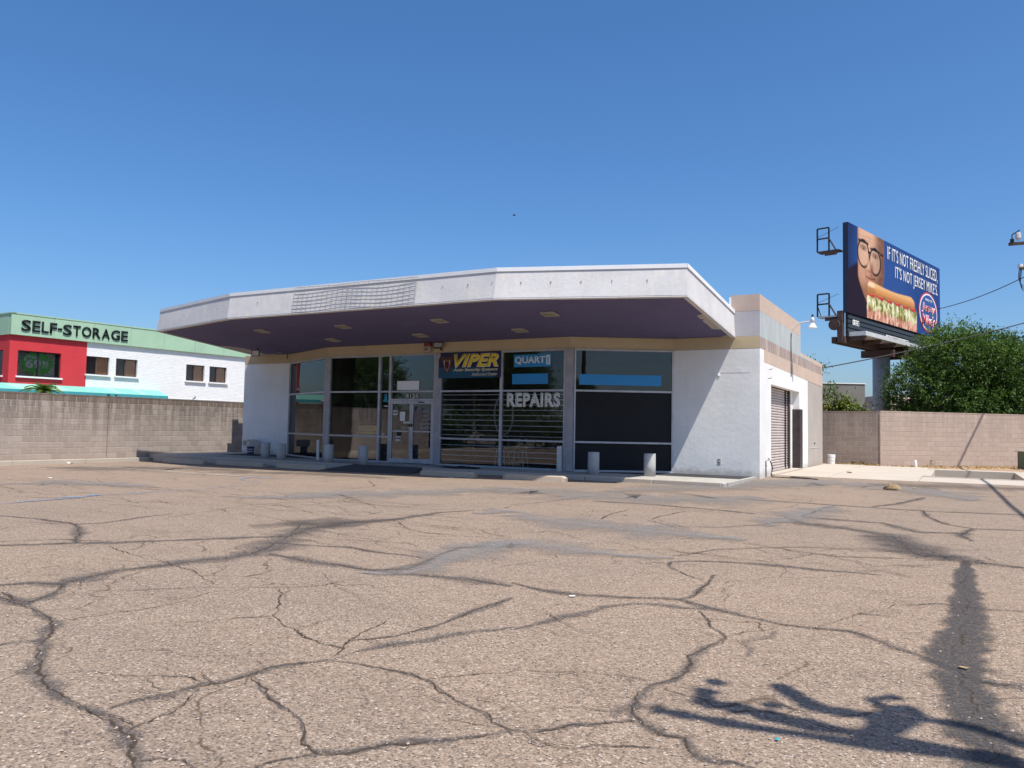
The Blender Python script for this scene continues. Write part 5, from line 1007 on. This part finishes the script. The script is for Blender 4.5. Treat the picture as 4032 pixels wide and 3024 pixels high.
# ------------------------------------------------------------------ billboard
bA = Vector((21.406, 15.95, 0)); bt = Vector((.254, .967, 0)).normalized(); bn_ = Vector((bt.y, -bt.x, 0)); BLn, BZ0, BZ1 = 13.94, 7.0, 11.21
bb = thing('billboard', 'tall roadside billboard with a blue sandwich advert on a grey column', 'billboard', (22.6, 22.1, 0))
def bq(u, v, off=0.0): return bA + bt * (u * BLn) + bn_ * off + Vector((0, 0, BZ0 + v * (BZ1 - BZ0)))
def bbox(name, m, u0, u1, v0, v1, o0, o1, par=None): return MB().obox(bq(u0, v0, o0), bt * ((u1 - u0) * BLn), bn_ * (o1 - o0), (0, 0, (v1 - v0) * (BZ1 - BZ0))).build(name, m, par or bb)
def paint():
    """the advert's flat print: a bespectacled man's face, a coat and a long sandwich on blue"""
    nu, nv = 330, 110; u, v = np.meshgrid(np.linspace(0, 1, nu), np.linspace(0, 1, nv)); c = np.zeros((nv, nu, 3)); rng = np.random.default_rng(2)
    def sm(x, e=.01): return np.clip(x / e + .5, 0, 1)
    def put(mask, col): 
        m_ = np.clip(mask, 0, 1)[..., None]; c[:] = c * (1 - m_) + np.array(col) * m_
    def ell(cu, cv, ru, rv, e=.15): return np.clip((1 - np.sqrt(((u - cu) / ru) ** 2 + ((v - cv) / rv) ** 2)) / e + .5, 0, 1)
    def fb(ku, kv, sd):
        r2 = np.random.default_rng(sd); o_ = np.zeros_like(u)
        for a_ in (1, 2, 4):
            gu, gv = int(ku * a_) + 2, int(kv * a_) + 2; g2 = r2.random((gv, gu)); x = u * (gu - 1.001); y = v * (gv - 1.001); i0 = x.astype(int); j0 = y.astype(int); fx = x - i0; fy_ = y - j0
            o_ += (g2[j0, i0] * (1 - fx) * (1 - fy_) + g2[j0, i0 + 1] * fx * (1 - fy_) + g2[j0 + 1, i0] * (1 - fx) * fy_ + g2[j0 + 1, i0 + 1] * fx * fy_) / a_
        return o_ / 1.75
    c[:] = (.018, .055, .19); put(sm(.06 - u + .02 * np.sin(v * 7), .08), (.012, .03, .10)); put(.5 * ell(.42, .45, .2, .5, .9), (.03, .09, .28))
    put(sm(.60 - v - np.maximum(0, u - .085) * 1.2 + (u - .085) * 1.4 * (u < .085), .03) * sm(.40 - u, .03) * sm(.75 - v, .02), (.016, .010, .022))       # coat
    fm = sm(u - .088 - .09 * np.clip((.45 - v) / .3, 0, 1) ** 1.3, .012) * sm(.335 - u - .10 * np.clip((.55 - v) / .4, 0, 1) ** 1.5, .012) * sm(v - .16, .02)
    put(fm, (.31, .145, .082)); put(fm * ell(.18, .92, .10, .25, .8), (.60, .36, .24)); put(fm * sm(u - .255, .07) * .85, (.13, .06, .04)); put(fm * np.clip((fb(40, 20, 7) - .5) * 2, 0, 1) * .35, (.20, .09, .06)); put(fm * np.clip((.5 - fb(26, 12, 8)) * 2.5, 0, 1) * .3, (.56, .32, .21)); put(fm * sm(.33 - v, .1) * .55, (.20, .10, .065)); put(fm * ell(.13, .55, .05, .16, .9) * .6, (.58, .33, .22))
    for cv in (.93, .885, .85): put(fm * np.exp(-((v - cv - .01 * np.sin(u * 40)) / .008) ** 2) * .35, (.24, .12, .08))
    for cu, cv in ((.137, .755), (.248, .715)):
        put(ell(cu, cv - .035, .047, .135, .25) * .5, (.60, .40, .29)); put(ell(cu, cv + .04, .032, .035, .8) * .75, (.15, .075, .05)); put(ell(cu + .002, cv + .03, .016, .012, .5) * .8, (.34, .26, .22)); put(ell(cu + .003, cv + .03, .007, .013, .6), (.035, .022, .02)); put(ell(cu, cv + .115, .042, .018, .7) * .8, (.30, .22, .17))
        r_ = np.sqrt(((u - cu) / .052) ** 2 + ((v - cv + .03) / .155) ** 2); put(np.clip(1.6 - np.abs(r_ - 1) / .075, 0, 1), (.012, .012, .015)); put(np.clip(1.4 - np.abs(v - cv - .105) / .014, 0, 1) * (np.abs(u - cu) < .046), (.012, .012, .015))
    put(np.clip(1.5 - np.abs(v - .765) / .016, 0, 1) * (np.abs(u - .192) < .014), (.012, .012, .015)); put(np.clip(1.4 - np.abs(v - .80) / .014, 0, 1) * (u > .295) * (u < .33), (.012, .012, .015)); put(fm * ell(.188, .60, .020, .09, .8) * .7, (.62, .36, .24)); put(fm * ell(.215, .58, .016, .07, .9) * .7, (.20, .095, .06)); put(fm * ell(.193, .545, .024, .018, .7) * .7, (.26, .11, .08))
    put(fm * np.clip(1.2 - np.abs(v - .462 - .9 * (u - .2) ** 2 * 9) / .010, 0, 1) * (np.abs(u - .205) < .045), (.12, .04, .035)); put(fm * ell(.205, .438, .038, .016, .8) * .6, (.46, .19, .15)); put(fm * np.clip(1 - np.abs(u - .147 - .06 * (.6 - v)) / .006, 0, 1) * (v > .44) * (v < .60) * .6, (.2, .1, .06))
    lump = .012 * np.sin(u * 75) + .01 * np.sin(u * 133 + 1)                     # sandwich
    rt = sm(u - .168, .008) * sm(.695 - u, .008)
    n1, n2, n3 = fb(60, 9, 1), fb(90, 14, 2), fb(34, 7, 3)
    meat = rt * sm(.165 + lump - v, .02); put(meat, (.46, .20, .13)); put(meat * sm(n1 - .52, .08), (.62, .33, .23)); put(meat * sm(n3 - .58, .06), (.30, .105, .07)); put(meat * sm(n2 - .66, .05), (.72, .50, .38))
    let = rt * sm(.265 + lump - v, .02) * sm(v - .115 - 1.5 * lump - .05 * (n3 - .5), .03); put(let, (.36, .34, .13)); put(let * sm(n2 - .50, .06), (.58, .54, .30)); put(let * sm(.42 - n1, .06), (.13, .15, .03)); put(let * sm(n1 - .62, .05), (.74, .73, .52))
    for cu in np.linspace(.21, .65, 6): put(ell(cu, .285, .036, .030, .3), (.44, .045, .03)); put(ell(cu - .005, .295, .02, .01, .8) * .6, (.68, .20, .12))
    bun = sm(u - .172 - .02 * np.clip((v - .36) / .08, 0, 1) ** 2, .006) * sm(.672 - u - .05 * np.clip((v - .36) / .08, 0, 1) ** 2, .008) * sm(v - .295, .012) * sm(.435 - .025 * np.sin((u - .17) * 6.3) ** 2 - v, .012)
    put(bun, (.56, .25, .085)); put(bun * sm(v - .375, .05) * .8, (.72, .43, .20)); put(bun * sm(.325 - v, .02) * .6, (.30, .11, .035)); put(bun * ell(.205, .335, .05, .04, .5) * .6, (.30, .13, .05)); put(bun * ell(.21, .40, .035, .03, .6) * .7, (.78, .60, .42))
    c *= (1 + .10 * (rng.random((nv, nu, 1)) - .5)); return u, v, c
u_, v_, c_ = paint(); nv, nu = u_.shape
me = bpy.data.meshes.new('advert'); of = ORG[bb.name]
vs = [tuple(bq(u_[j, i], v_[j, i], .18) - of) for j in range(nv) for i in range(nu)]
me.from_pydata(vs, [], [(j * nu + i, j * nu + i + 1, (j + 1) * nu + i + 1, (j + 1) * nu + i) for j in range(nv - 1) for i in range(nu - 1)])
at = me.color_attributes.new('print', 'FLOAT_COLOR', 'POINT'); at.data.foreach_set('color', np.concatenate([c_.reshape(-1, 3), np.ones((nu * nv, 1))], 1).astype(np.float32).ravel()); me.materials.append(M['print'])
adv_ = bpy.data.objects.new('advert', me); link(adv_, bb, of)
bbox('face_frame', M['boarddark'], 0, 1, 0, 1, -.06, .178)
def btx(s, u0, u1, v0, v1, m, off=.19, par=None, name='lettering', **k): return text(s, name, m, par or bb, bq(u0, v0, off), bt * ((u1 - u0) * BLn), Vector((0, 0, (v1 - v0) * (BZ1 - BZ0))), **k)
btx("IF IT'S NOT FRESHLY SLICED,", .368, .962, .765, .955, M['white'], bold=.0, thick=.01, space=1.1); btx("IT'S NOT JERSEY MIKE'S.", .450, .965, .555, .748, M['white'], bold=.0, thick=.01, space=1.1)
lg = [bq(.838 + .122 * math.cos(k * math.pi / 24), .318 + .27 * math.sin(k * math.pi / 24), .20) for k in range(48)]; logo = poly(lg, M['logored'], 'logo', bb)
poly([bq(.838 + .113 * math.cos(k * math.pi / 24), .318 + .25 * math.sin(k * math.pi / 24), .205) for k in range(48)], M['white'], 'ring', logo); poly([bq(.838 + .104 * math.cos(k * math.pi / 24), .318 + .232 * math.sin(k * math.pi / 24), .21) for k in range(48)], M['logoblue'], 'disc', logo)
btx('SINCE 1956', .795, .882, .462, .495, M['white'], .215, logo, bold=.01, thick=.006)
for bo, m_, dz in ((.06, M['white'], .215), (.012, M['logored'], .222)): btx('Jersey', .752, .924, .285, .435, m_, dz, logo, bold=bo, shear=.15, thick=.006); btx("Mike's", .752, .924, .130, .285, m_, dz, logo, bold=bo, shear=.15, thick=.006)
# skirt of dark slats, number plate and owner's plate
for k in range(5): bbox('skirt_slat', M['steelblack'], .012, .98, -.012 - .05 * (k + 1), -.012 - .05 * k - .012, .02 - .02 * (k % 2), .12 - .02 * (k % 2))
bbox('skirt_back', M['black'], .012, .98, -.27, -.002, -.02, .018)
pl_ = bbox('number_plate', M['white'], .045, .100, -.125, -.068, .13, .15); btx('1223', .049, .097, -.118, -.077, M['black'], .155, pl_, bold=.0, thick=.008)
pl2 = bbox('owner_plate', M['offwhite'], .36, .60, -.235, -.135, .13, .15); btx('OUTFRONT', .368, .592, -.225, -.147, M['steelblack'], .155, pl2, bold=.02, thick=.008)
bbox('catwalk', M['galv'], .02, .84, -.262, -.24, .12, .85); bbox('catwalk_edge', M['galv'], .02, .84, -.262, -.215, .851, .875); bbox('catwalk_edge', M['galv'], .017, .0195, -.262, -.215, .12, .875)
bbox('beam', M['steelbrown'], .0, .98, -.335, -.265, -.25, .0); bbox('beam', M['steelbrown'], .0, .98, -.335, -.265, -.6, -.4)
for u in (.02, .16, .30, .45, .60, .78): bbox('cross_beam', M['steelbrown'], u, u + .016, -.31, -.262, -.62, .8)
for u in (.30, .42): bbox('girder', M['steelbrown'], u, u + .02, -.42, -.337, -.8, .75)
bbox('upright', M['steelbrown'], -.004, .014, -.33, .02, -.32, -.07); bbox('upright', M['steelbrown'], .30, .318, -.33, .02, -.32, -.07); bbox('upright', M['steelbrown'], .7, .718, -.33, .02, -.32, -.07)
pc = bA + bt * 5.75 - bn_ * .35
MB().lathe((pc.x, pc.y, -.3), [(.42, 0), (.42, 5.95), (.41, 5.96)], 28).build('column', M['polegrey'], bb, smooth=True)
MB().lathe((pc.x, pc.y, .05), [(.62, 0), (.62, .06)], 20).build('base_plate', M['steelbrown'], bb)
for sg in (-1, 1): MB().add([pc + bt * (.4 * sg) + Vector((0, 0, 5.6)), pc + bt * (.75 * sg) + Vector((0, 0, 5.6)), pc + bt * (.4 * sg) + Vector((0, 0, 5.15))], [(0, 1, 2)]).build('gusset', M['polegrey'], bb)
MB().lathe(bq(-.012, -.135, -.40) , [(.26, -.05), (.26, .05)], 24, axis=tuple(-bt)).build('end_disc', M['steelbrown'], bb)
# service platforms at the left end
for zc, rl in ((9.98, 1.1), (6.88, 1.06)):
    f0 = bA - bn_ * .25 - bt * .02; a_ = -bn_ * 1.0; g_ = bt * .5
    MB().obox(f0 + Vector((0, 0, zc - .05)) , a_, g_, (0, 0, .07)).build('platform', M['steelbrown'] if zc > 8 else M['galv'], bb); MB().obox(f0 - bn_ * .1 + Vector((0, 0, zc - .22)), -bn_ * .55, bt * .08, (0, 0, .17)).build('platform_bracket', M['steelbrown'], bb)
    o0 = f0 + a_; o1 = f0 + a_ * .45
    for p in (o0, o1): MB().tube([p + Vector((0, 0, zc)), p + Vector((0, 0, zc + rl))], .042, 5).build('rail_post', M['black'], bb)
    for z in (.55, 1.0): MB().tube([o0 + Vector((0, 0, zc + rl * z)), o1 + Vector((0, 0, zc + rl * z))], .04, 5).build('rail', M['black'], bb)
    MB().tube([o1 + Vector((0, 0, zc + rl * .55)), f0 + a_ * .12 + Vector((0, 0, zc))], .04, 5).build('rail_brace', M['black'], bb)
    if zc < 8: MB().tube([o0 + Vector((0, 0, zc + rl * .5)), f0 + a_ * .82 + Vector((0, 0, zc))], .022, 5).build('rail_brace', M['black'], bb)
    MB().tube([o0 + Vector((0, 0, zc + rl * .62)), f0 + Vector((0, 0, zc + rl * .95))], .009, 4).build('safety_cable', M['wire'], bb)
# ------------------------------------------------------------------ low buildings beyond the rear wall
gb = thing('flat_roofed_building', 'distant flat-roofed grey building with an overhanging parapet', 'building', (18.5, 38, 0)); gc = Vector((20.37, 36.79, 0))
def gbox(name, m, r0, r1, f0, f1, z0, z1): return MB().obox(gc + rgt * r0 + fwd * f0 + Vector((0, 0, z0)), rgt * (r1 - r0), fwd * (f1 - f0), (0, 0, z1 - z0)).build(name, m, gb)
gbox('parapet_panel', M['bgrey'], -9, -2.14, 0, .25, 3.42, 4.84); gbox('parapet_panel', M['bgrey'], -2.12, 0, 0, .25, 3.42, 4.84); gbox('parapet_panel', M['bgrey'], -.25, 0.0, .26, 9, 3.42, 4.84); gbox('coping', M['coping'], -9, .05, -.05, .3, 4.845, 4.90); gbox('wall', M['bdark'], -9, -.5, 1.2, 9, -.3, 3.42); gbox('roof', M['metalroof'], -9, -.26, .26, 9, 4.3, 4.4); gbox('porch_post', M['bdark'], -.35, -.1, 2, 2.2, -.3, 3.42)
pb = thing('peach_building', 'far peach stucco wall with orange posts beside the billboard column', 'building', (24, 44, 0)); gb2 = Vector((21.3, 42.0, 0))
MB().obox(gb2 + Vector((0, 0, -.3)), rgt * 9, fwd * 4, (0, 0, 4.6)).build('wall', M['bpeach'], pb)
for r_ in (1.35, 2.9): MB().obox(gb2 + rgt * r_ - fwd * .5 + Vector((0, 0, -.3)), rgt * .28, fwd * .28, (0, 0, 4.0)).build('post', M['bpost'], pb)
# ------------------------------------------------------------------ utility poles and wires
def upole(lab, x, y, h, arms, grp='utility poles beside the lot'):
    t = thing('utility_pole', lab, 'utility pole', (x, y, -.3), grp); MB().tube([(x, y, -.3), (x, y, h)], [.16, .11], 10).build('pole', M['timber'], t, smooth=True)
    for z, x0, x1, yo, items in arms:
        a = MB().box(x + x0, x + x1, y + yo - .06, y + yo + .06, z - .07, z + .07).build('cross_arm', M['timber'], t)
        for xi in items:
            MB().lathe((x + xi, y + yo, z + .07), [(.05, 0), (.11, .03), (.05, .06), (.12, .09), (.05, .12), (.11, .15), (.04, .2)], 10).build('insulator', M['steelblack'], a)
    return t
up2 = upole('wooden utility pole just beyond the right picture edge, its arm end showing', 29.45, 21.4, 12.0, [(10.63, -1.3, 1.3, -.2, (-1.15, .6, 1.15)), (9.42, -.85, .85, -.2, ())])
MB().lathe((28.55, 21.2, 10.78), [(.05, 0), (.12, .12), (.12, .34), (.10, .36)], 10).build('transformer', M['offwhite'], up2); MB().tube(bez([(28.35, 21.2, 10.8), (28.3, 21.2, 11.05), (28.5, 21.2, 11.2), (28.62, 21.2, 11.28)], 5), .03, 6).build('cutout', M['steelblack'], up2)
MB().lathe((28.62, 21.2, 9.5), [(.1, -.05), (.12, .0), (.1, .12)], 10).build('junction', M['galv'], up2)
for k in range(3): MB().tube(bez([(28.58 + .05 * k, 21.2, 9.45), (28.55 + .03 * k, 21.2, 8.9 - .1 * k), (28.75, 21.2, 8.55 - .1 * k), (29.0, 21.2, 8.7)], 6), .018, 5).build('drop_loop', M['wire'], up2)
def wire(lab, A, B_, sag, r=.018):
    A, B_ = Vector(A), Vector(B_); pts = [A.lerp(B_, i / 24) - Vector((0, 0, 4 * sag * (i / 24) * (1 - i / 24))) for i in range(25)]
    return tag(MB().tube(pts, r, 6).build('cable', M['wire'], None), lab, 'cable', 'overhead cables')
wire('black service cable sagging from the shop rear corner to the right edge', (W - .05, DEP - .1, 4.13), (29.4, 21.4, 7.0), .12, .026)
up1 = upole('wooden utility pole beside the camera, out of the picture', 31.2, -20.75, 9.7, [])
SH = 5.4                                              # unseen caster added by the camera, its limbs traced back from the shadow
bt_ = thing('shadow_limbs', 'bare limbs added beside the camera, shaped to cast the shadow at lower right', 'tree', (29.3, -20.25, 0))
def sh(p, h=SH): q = RZm(p); return Vector((q.x, q.y, 0)) + SUN * ((h + .1 * math.sin(p[0] * .01)) / SUN.z)
MB().tube(bez([(29.3, -20.25, -.1), (29.25, -20.2, 2.4), sh((3000, 1450), 4.2), sh((2400, 1370))], 6), [.10 - .002 * k for k in range(19)], 8).build('trunk', M['bark'], bt_)
for p, r in (([(2400, 1370), (2000, 1305), (1500, 1235), (1000, 1160), (615, 1090)], .032), ([(2400, 1370), (2000, 1290), (1600, 1212), (1250, 1150), (1000, 1090), (790, 1052)], .042), ([(880, 1085), (830, 1035), (845, 1005)], .035), ([(862, 975), (905, 968)], .03), ([(1560, 1200), (1600, 1140), (1640, 1095), (1765, 1095)], .036), ([(1640, 1095), (1560, 1050), (1665, 1036)], .022), ([(1600, 1125), (1480, 1108), (1330, 1085), (1230, 1035), (1150, 985)], .036), ([(2400, 1290), (2200, 1240), (2000, 1175), (1840, 1142), (1620, 1120)], .030), ([(1090, 1075), (1155, 1068)], .024), ([(1155, 1068), (1250, 1100), (1330, 1160)], .005), ([(862, 975), (840, 1000)], .005), ([(1760, 1105), (1700, 1150), (1580, 1215)], .028)):
    q_l = bez([sh(k) for k in p], 5); MB().tube(q_l, [1.75 * r * random.uniform(.65, 1.35) for _ in q_l], 6).build('limb', M['bark'], bt_)
wire('thick cable bundle strung overhead between the two utility poles', (29.45, 21.3, 8.5), (31.2, -20.7, 8.6), .5, .05)
wire('cable running from the right utility pole towards the billboard', (29.45, 21.4, 9.4), (24.3, 30.0, 8.8), .3, .02)
# ------------------------------------------------------------------ odds and ends on the apron and lot
r_ = ray(3621, 1839); p = CAM + r_ * ((.08 - CAM.z) / r_.z); p = Vector((24.42, 12.75, .05))
tag(MB().tube([p, p + Vector((-.03, 0, .30)), p + Vector((-.04, 0, .31))], [.058, .058, .04], 14).build('pipe_stub', M['pvc'], None, org=tuple(p)), 'white plastic pipe stub standing up from the dirt by the tan wall', 'pipe')
ux = thing('utility_cabinet', 'green-grey utility cabinet cut by the right picture edge', 'utility box', (28.35, 15.1, .06)); MB().obox((28.4, 15.05, .06), (.75, .42, 0), (-.35, .62, 0), (0, 0, .72)).build('case', M['utilgreen'], ux, bevel=.012); MB().obox((28.35, 15.0, .783), (.85, .48, 0), (-.4, .71, 0), (0, 0, .06)).build('lid', M['galv'], ux, bevel=.01)
g_ = onground(3515, 1930); cr = MB(); rr = random.Random(3); n = 12; vs = []
for j in range(5):
    for i in range(n):
        a = 6.283 * i / n; rad = (.17, .19, .14, .09, .03)[j] * rr.uniform(.75, 1.15); vs.append((g_.x + rad * 1.1 * math.cos(a), g_.y + rad * .6 * math.sin(a), zg(g_.x, g_.y) + (.005, .05, .10, .14, .12)[j] * rr.uniform(.8, 1.15)))
cr.add(vs, [(j * n + i, j * n + (i + 1) % n, (j + 1) * n + (i + 1) % n, (j + 1) * n + i) for j in range(4) for i in range(n)] + [tuple(range(4 * n, 5 * n))]); tag(cr.build('paper_bag', M['paper'], None), 'crumpled tan paper bag lying on the asphalt near the apron', 'litter')
def scrap(px, py, s, m, lab, cat='litter'):
    q = onground(px, py); z = zg(q.x, q.y) + .008; v = [(q.x + s * math.cos(a) * rr.uniform(.6, 1.2), q.y + s * math.sin(a) * rr.uniform(.6, 1.2), z + rr.uniform(0, s * .35)) for a in [k * 1.05 for k in range(6)]]; tag(MB().add(v + [(q.x, q.y, z + s * .3)], [(k, (k + 1) % 6, 6) for k in range(6)]).build('litter_scrap', m, None), lab, cat)
scrap(2253, 2352, .028, M['white'], 'white scrap on the asphalt right of the centre of the picture'); scrap(3060, 2918, .014, M['cyan'], 'tiny teal scrap beside the shadow of the added limbs'); scrap(3600, 1925, .09, M['paper'], 'small brown scrap right of the crumpled paper bag'); scrap(3345, 1863, .12, M['steelbrown'], 'flat dark leaf scrap on the concrete apron'); scrap(3790, 2635, .035, M['paper'], 'yellow leaf on the dark stain at lower right'); scrap(196, 1884, .06, M['white'], 'white scrap far left on the asphalt'); scrap(275, 1826, .12, M['white'], 'white scrap against the side kerb')
gvp = []; gvd = []
for k in range(900):                                   # loose pebbles
    px, py = random.uniform(-100, 4100), 1960 + 1080 * random.random() ** .9; q = onground(px, py); gvp.append((q.x, q.y, zg(q.x, q.y) + .004))
pbm = MB()
for x, y, z in gvp:
    s = random.uniform(.004, .013); pbm.add([(x + s * random.uniform(.6, 1.2), y, z), (x, y + s * random.uniform(.6, 1.2), z), (x - s * random.uniform(.6, 1.2), y, z), (x, y - s * random.uniform(.6, 1.2), z), (x + s * .2, y, z + s * random.uniform(.5, 1))], [(0, 1, 4), (1, 2, 4), (2, 3, 4), (3, 0, 4)])
tag(pbm.build('pebbles', M['mortar_tan'], None), kind='stuff')
bd = thing('bird', 'small dark bird high in the sky above the canopy', 'bird', (-3.27, 28.46, 17.5)); c0 = Vector((-3.27, 28.46, 17.5))
MB().lathe(c0 - rgt * .12, [(.005, 0), (.035, .06), (.04, .12), (.02, .2), (.005, .26)], 8, axis=tuple(rgt)).build('body', M['feather'], bd); 
for s in (-1, 1): MB().add([c0 + rgt * .05, c0 - rgt * .05, c0 - rgt * .08 + fwd * .2 * s + Vector((0, 0, .05)), c0 + rgt * .02 + fwd * .16 * s + Vector((0, 0, .06))], [(0, 1, 2, 3)]).build('wing', M['feather'], bd)
# ------------------------------------------------------------------ what the storefront glass mirrors: the street side of the lot, and hedges added to darken it
def copytree(root, loc, lab, sc=1.0, rz=0.0, grp='trees across the street'):
    r = root.copy(); COL.objects.link(r); r.location = loc; r.scale = (sc,) * 3; r.rotation_euler = (0, 0, rz); r['label'] = lab; r['group'] = grp
    for ch in root.children: c = ch.copy(); COL.objects.link(c); c.parent = r
    return r
for i, (x, y, sc, rz) in enumerate([(-16, -20, 1.25, .4), (-24, -34, 1.5, 2.0), (-10, -42, 1.5, 3.1), (4, -56, 1.7, 1.2), (47, -44, .95, .9), (41, -46, .8, 2.4)]): copytree(big, (x, y, -.2), ['street tree mirrored in the left panes', 'street tree mirrored above the door banner', 'street tree mirrored in the banner window', 'street tree mirrored left of the blue sticker', 'street tree mirrored in the right bay beside the pole', 'street tree mirrored at the right end of the blue strip'][i], sc, rz)
for i, (x, y) in enumerate([(-13, -31), (-8.5, -32), (-4, -32.5), (.5, -33), (5, -34)]): bush('added_hedge', ['hedge added to darken the reflection behind the door', 'hedge added to darken the reflection under the banner, left', 'hedge added to darken the reflection under the banner, right', 'hedge added to darken the reflection under the pale lettering', 'hedge added to darken the reflection beside the flat steel post'][i], (x, y, -.3), (2.9, 1.6, 2.3), 1500, M['leaf'], 40 + i, .42, 'hedge', 'hedges added to darken the mirrored lot')  # low foliage added out of view so the panes mirror less bright ground
palm('fan palm mirrored in the left storefront panes', (-26, -24, -.3), 7.5, 18, 1.5, 9, 'street_palm')
rs_ = thing('street_sign', 'brown street billboard mirrored in the leftmost pane', 'billboard', (-40, -28, 0)); MB().obox((-40, -28, 7.5), (.4, 0, 0), (2, 7, 0), (0, 0, 3.6)).build('panel', M['refl_sign'], rs_); MB().tube([(-39, -24.5, 0), (-39, -24.5, 7.5)], .3, 10).build('column', M['steelbrown'], rs_)
bpy.context.view_layer.update()
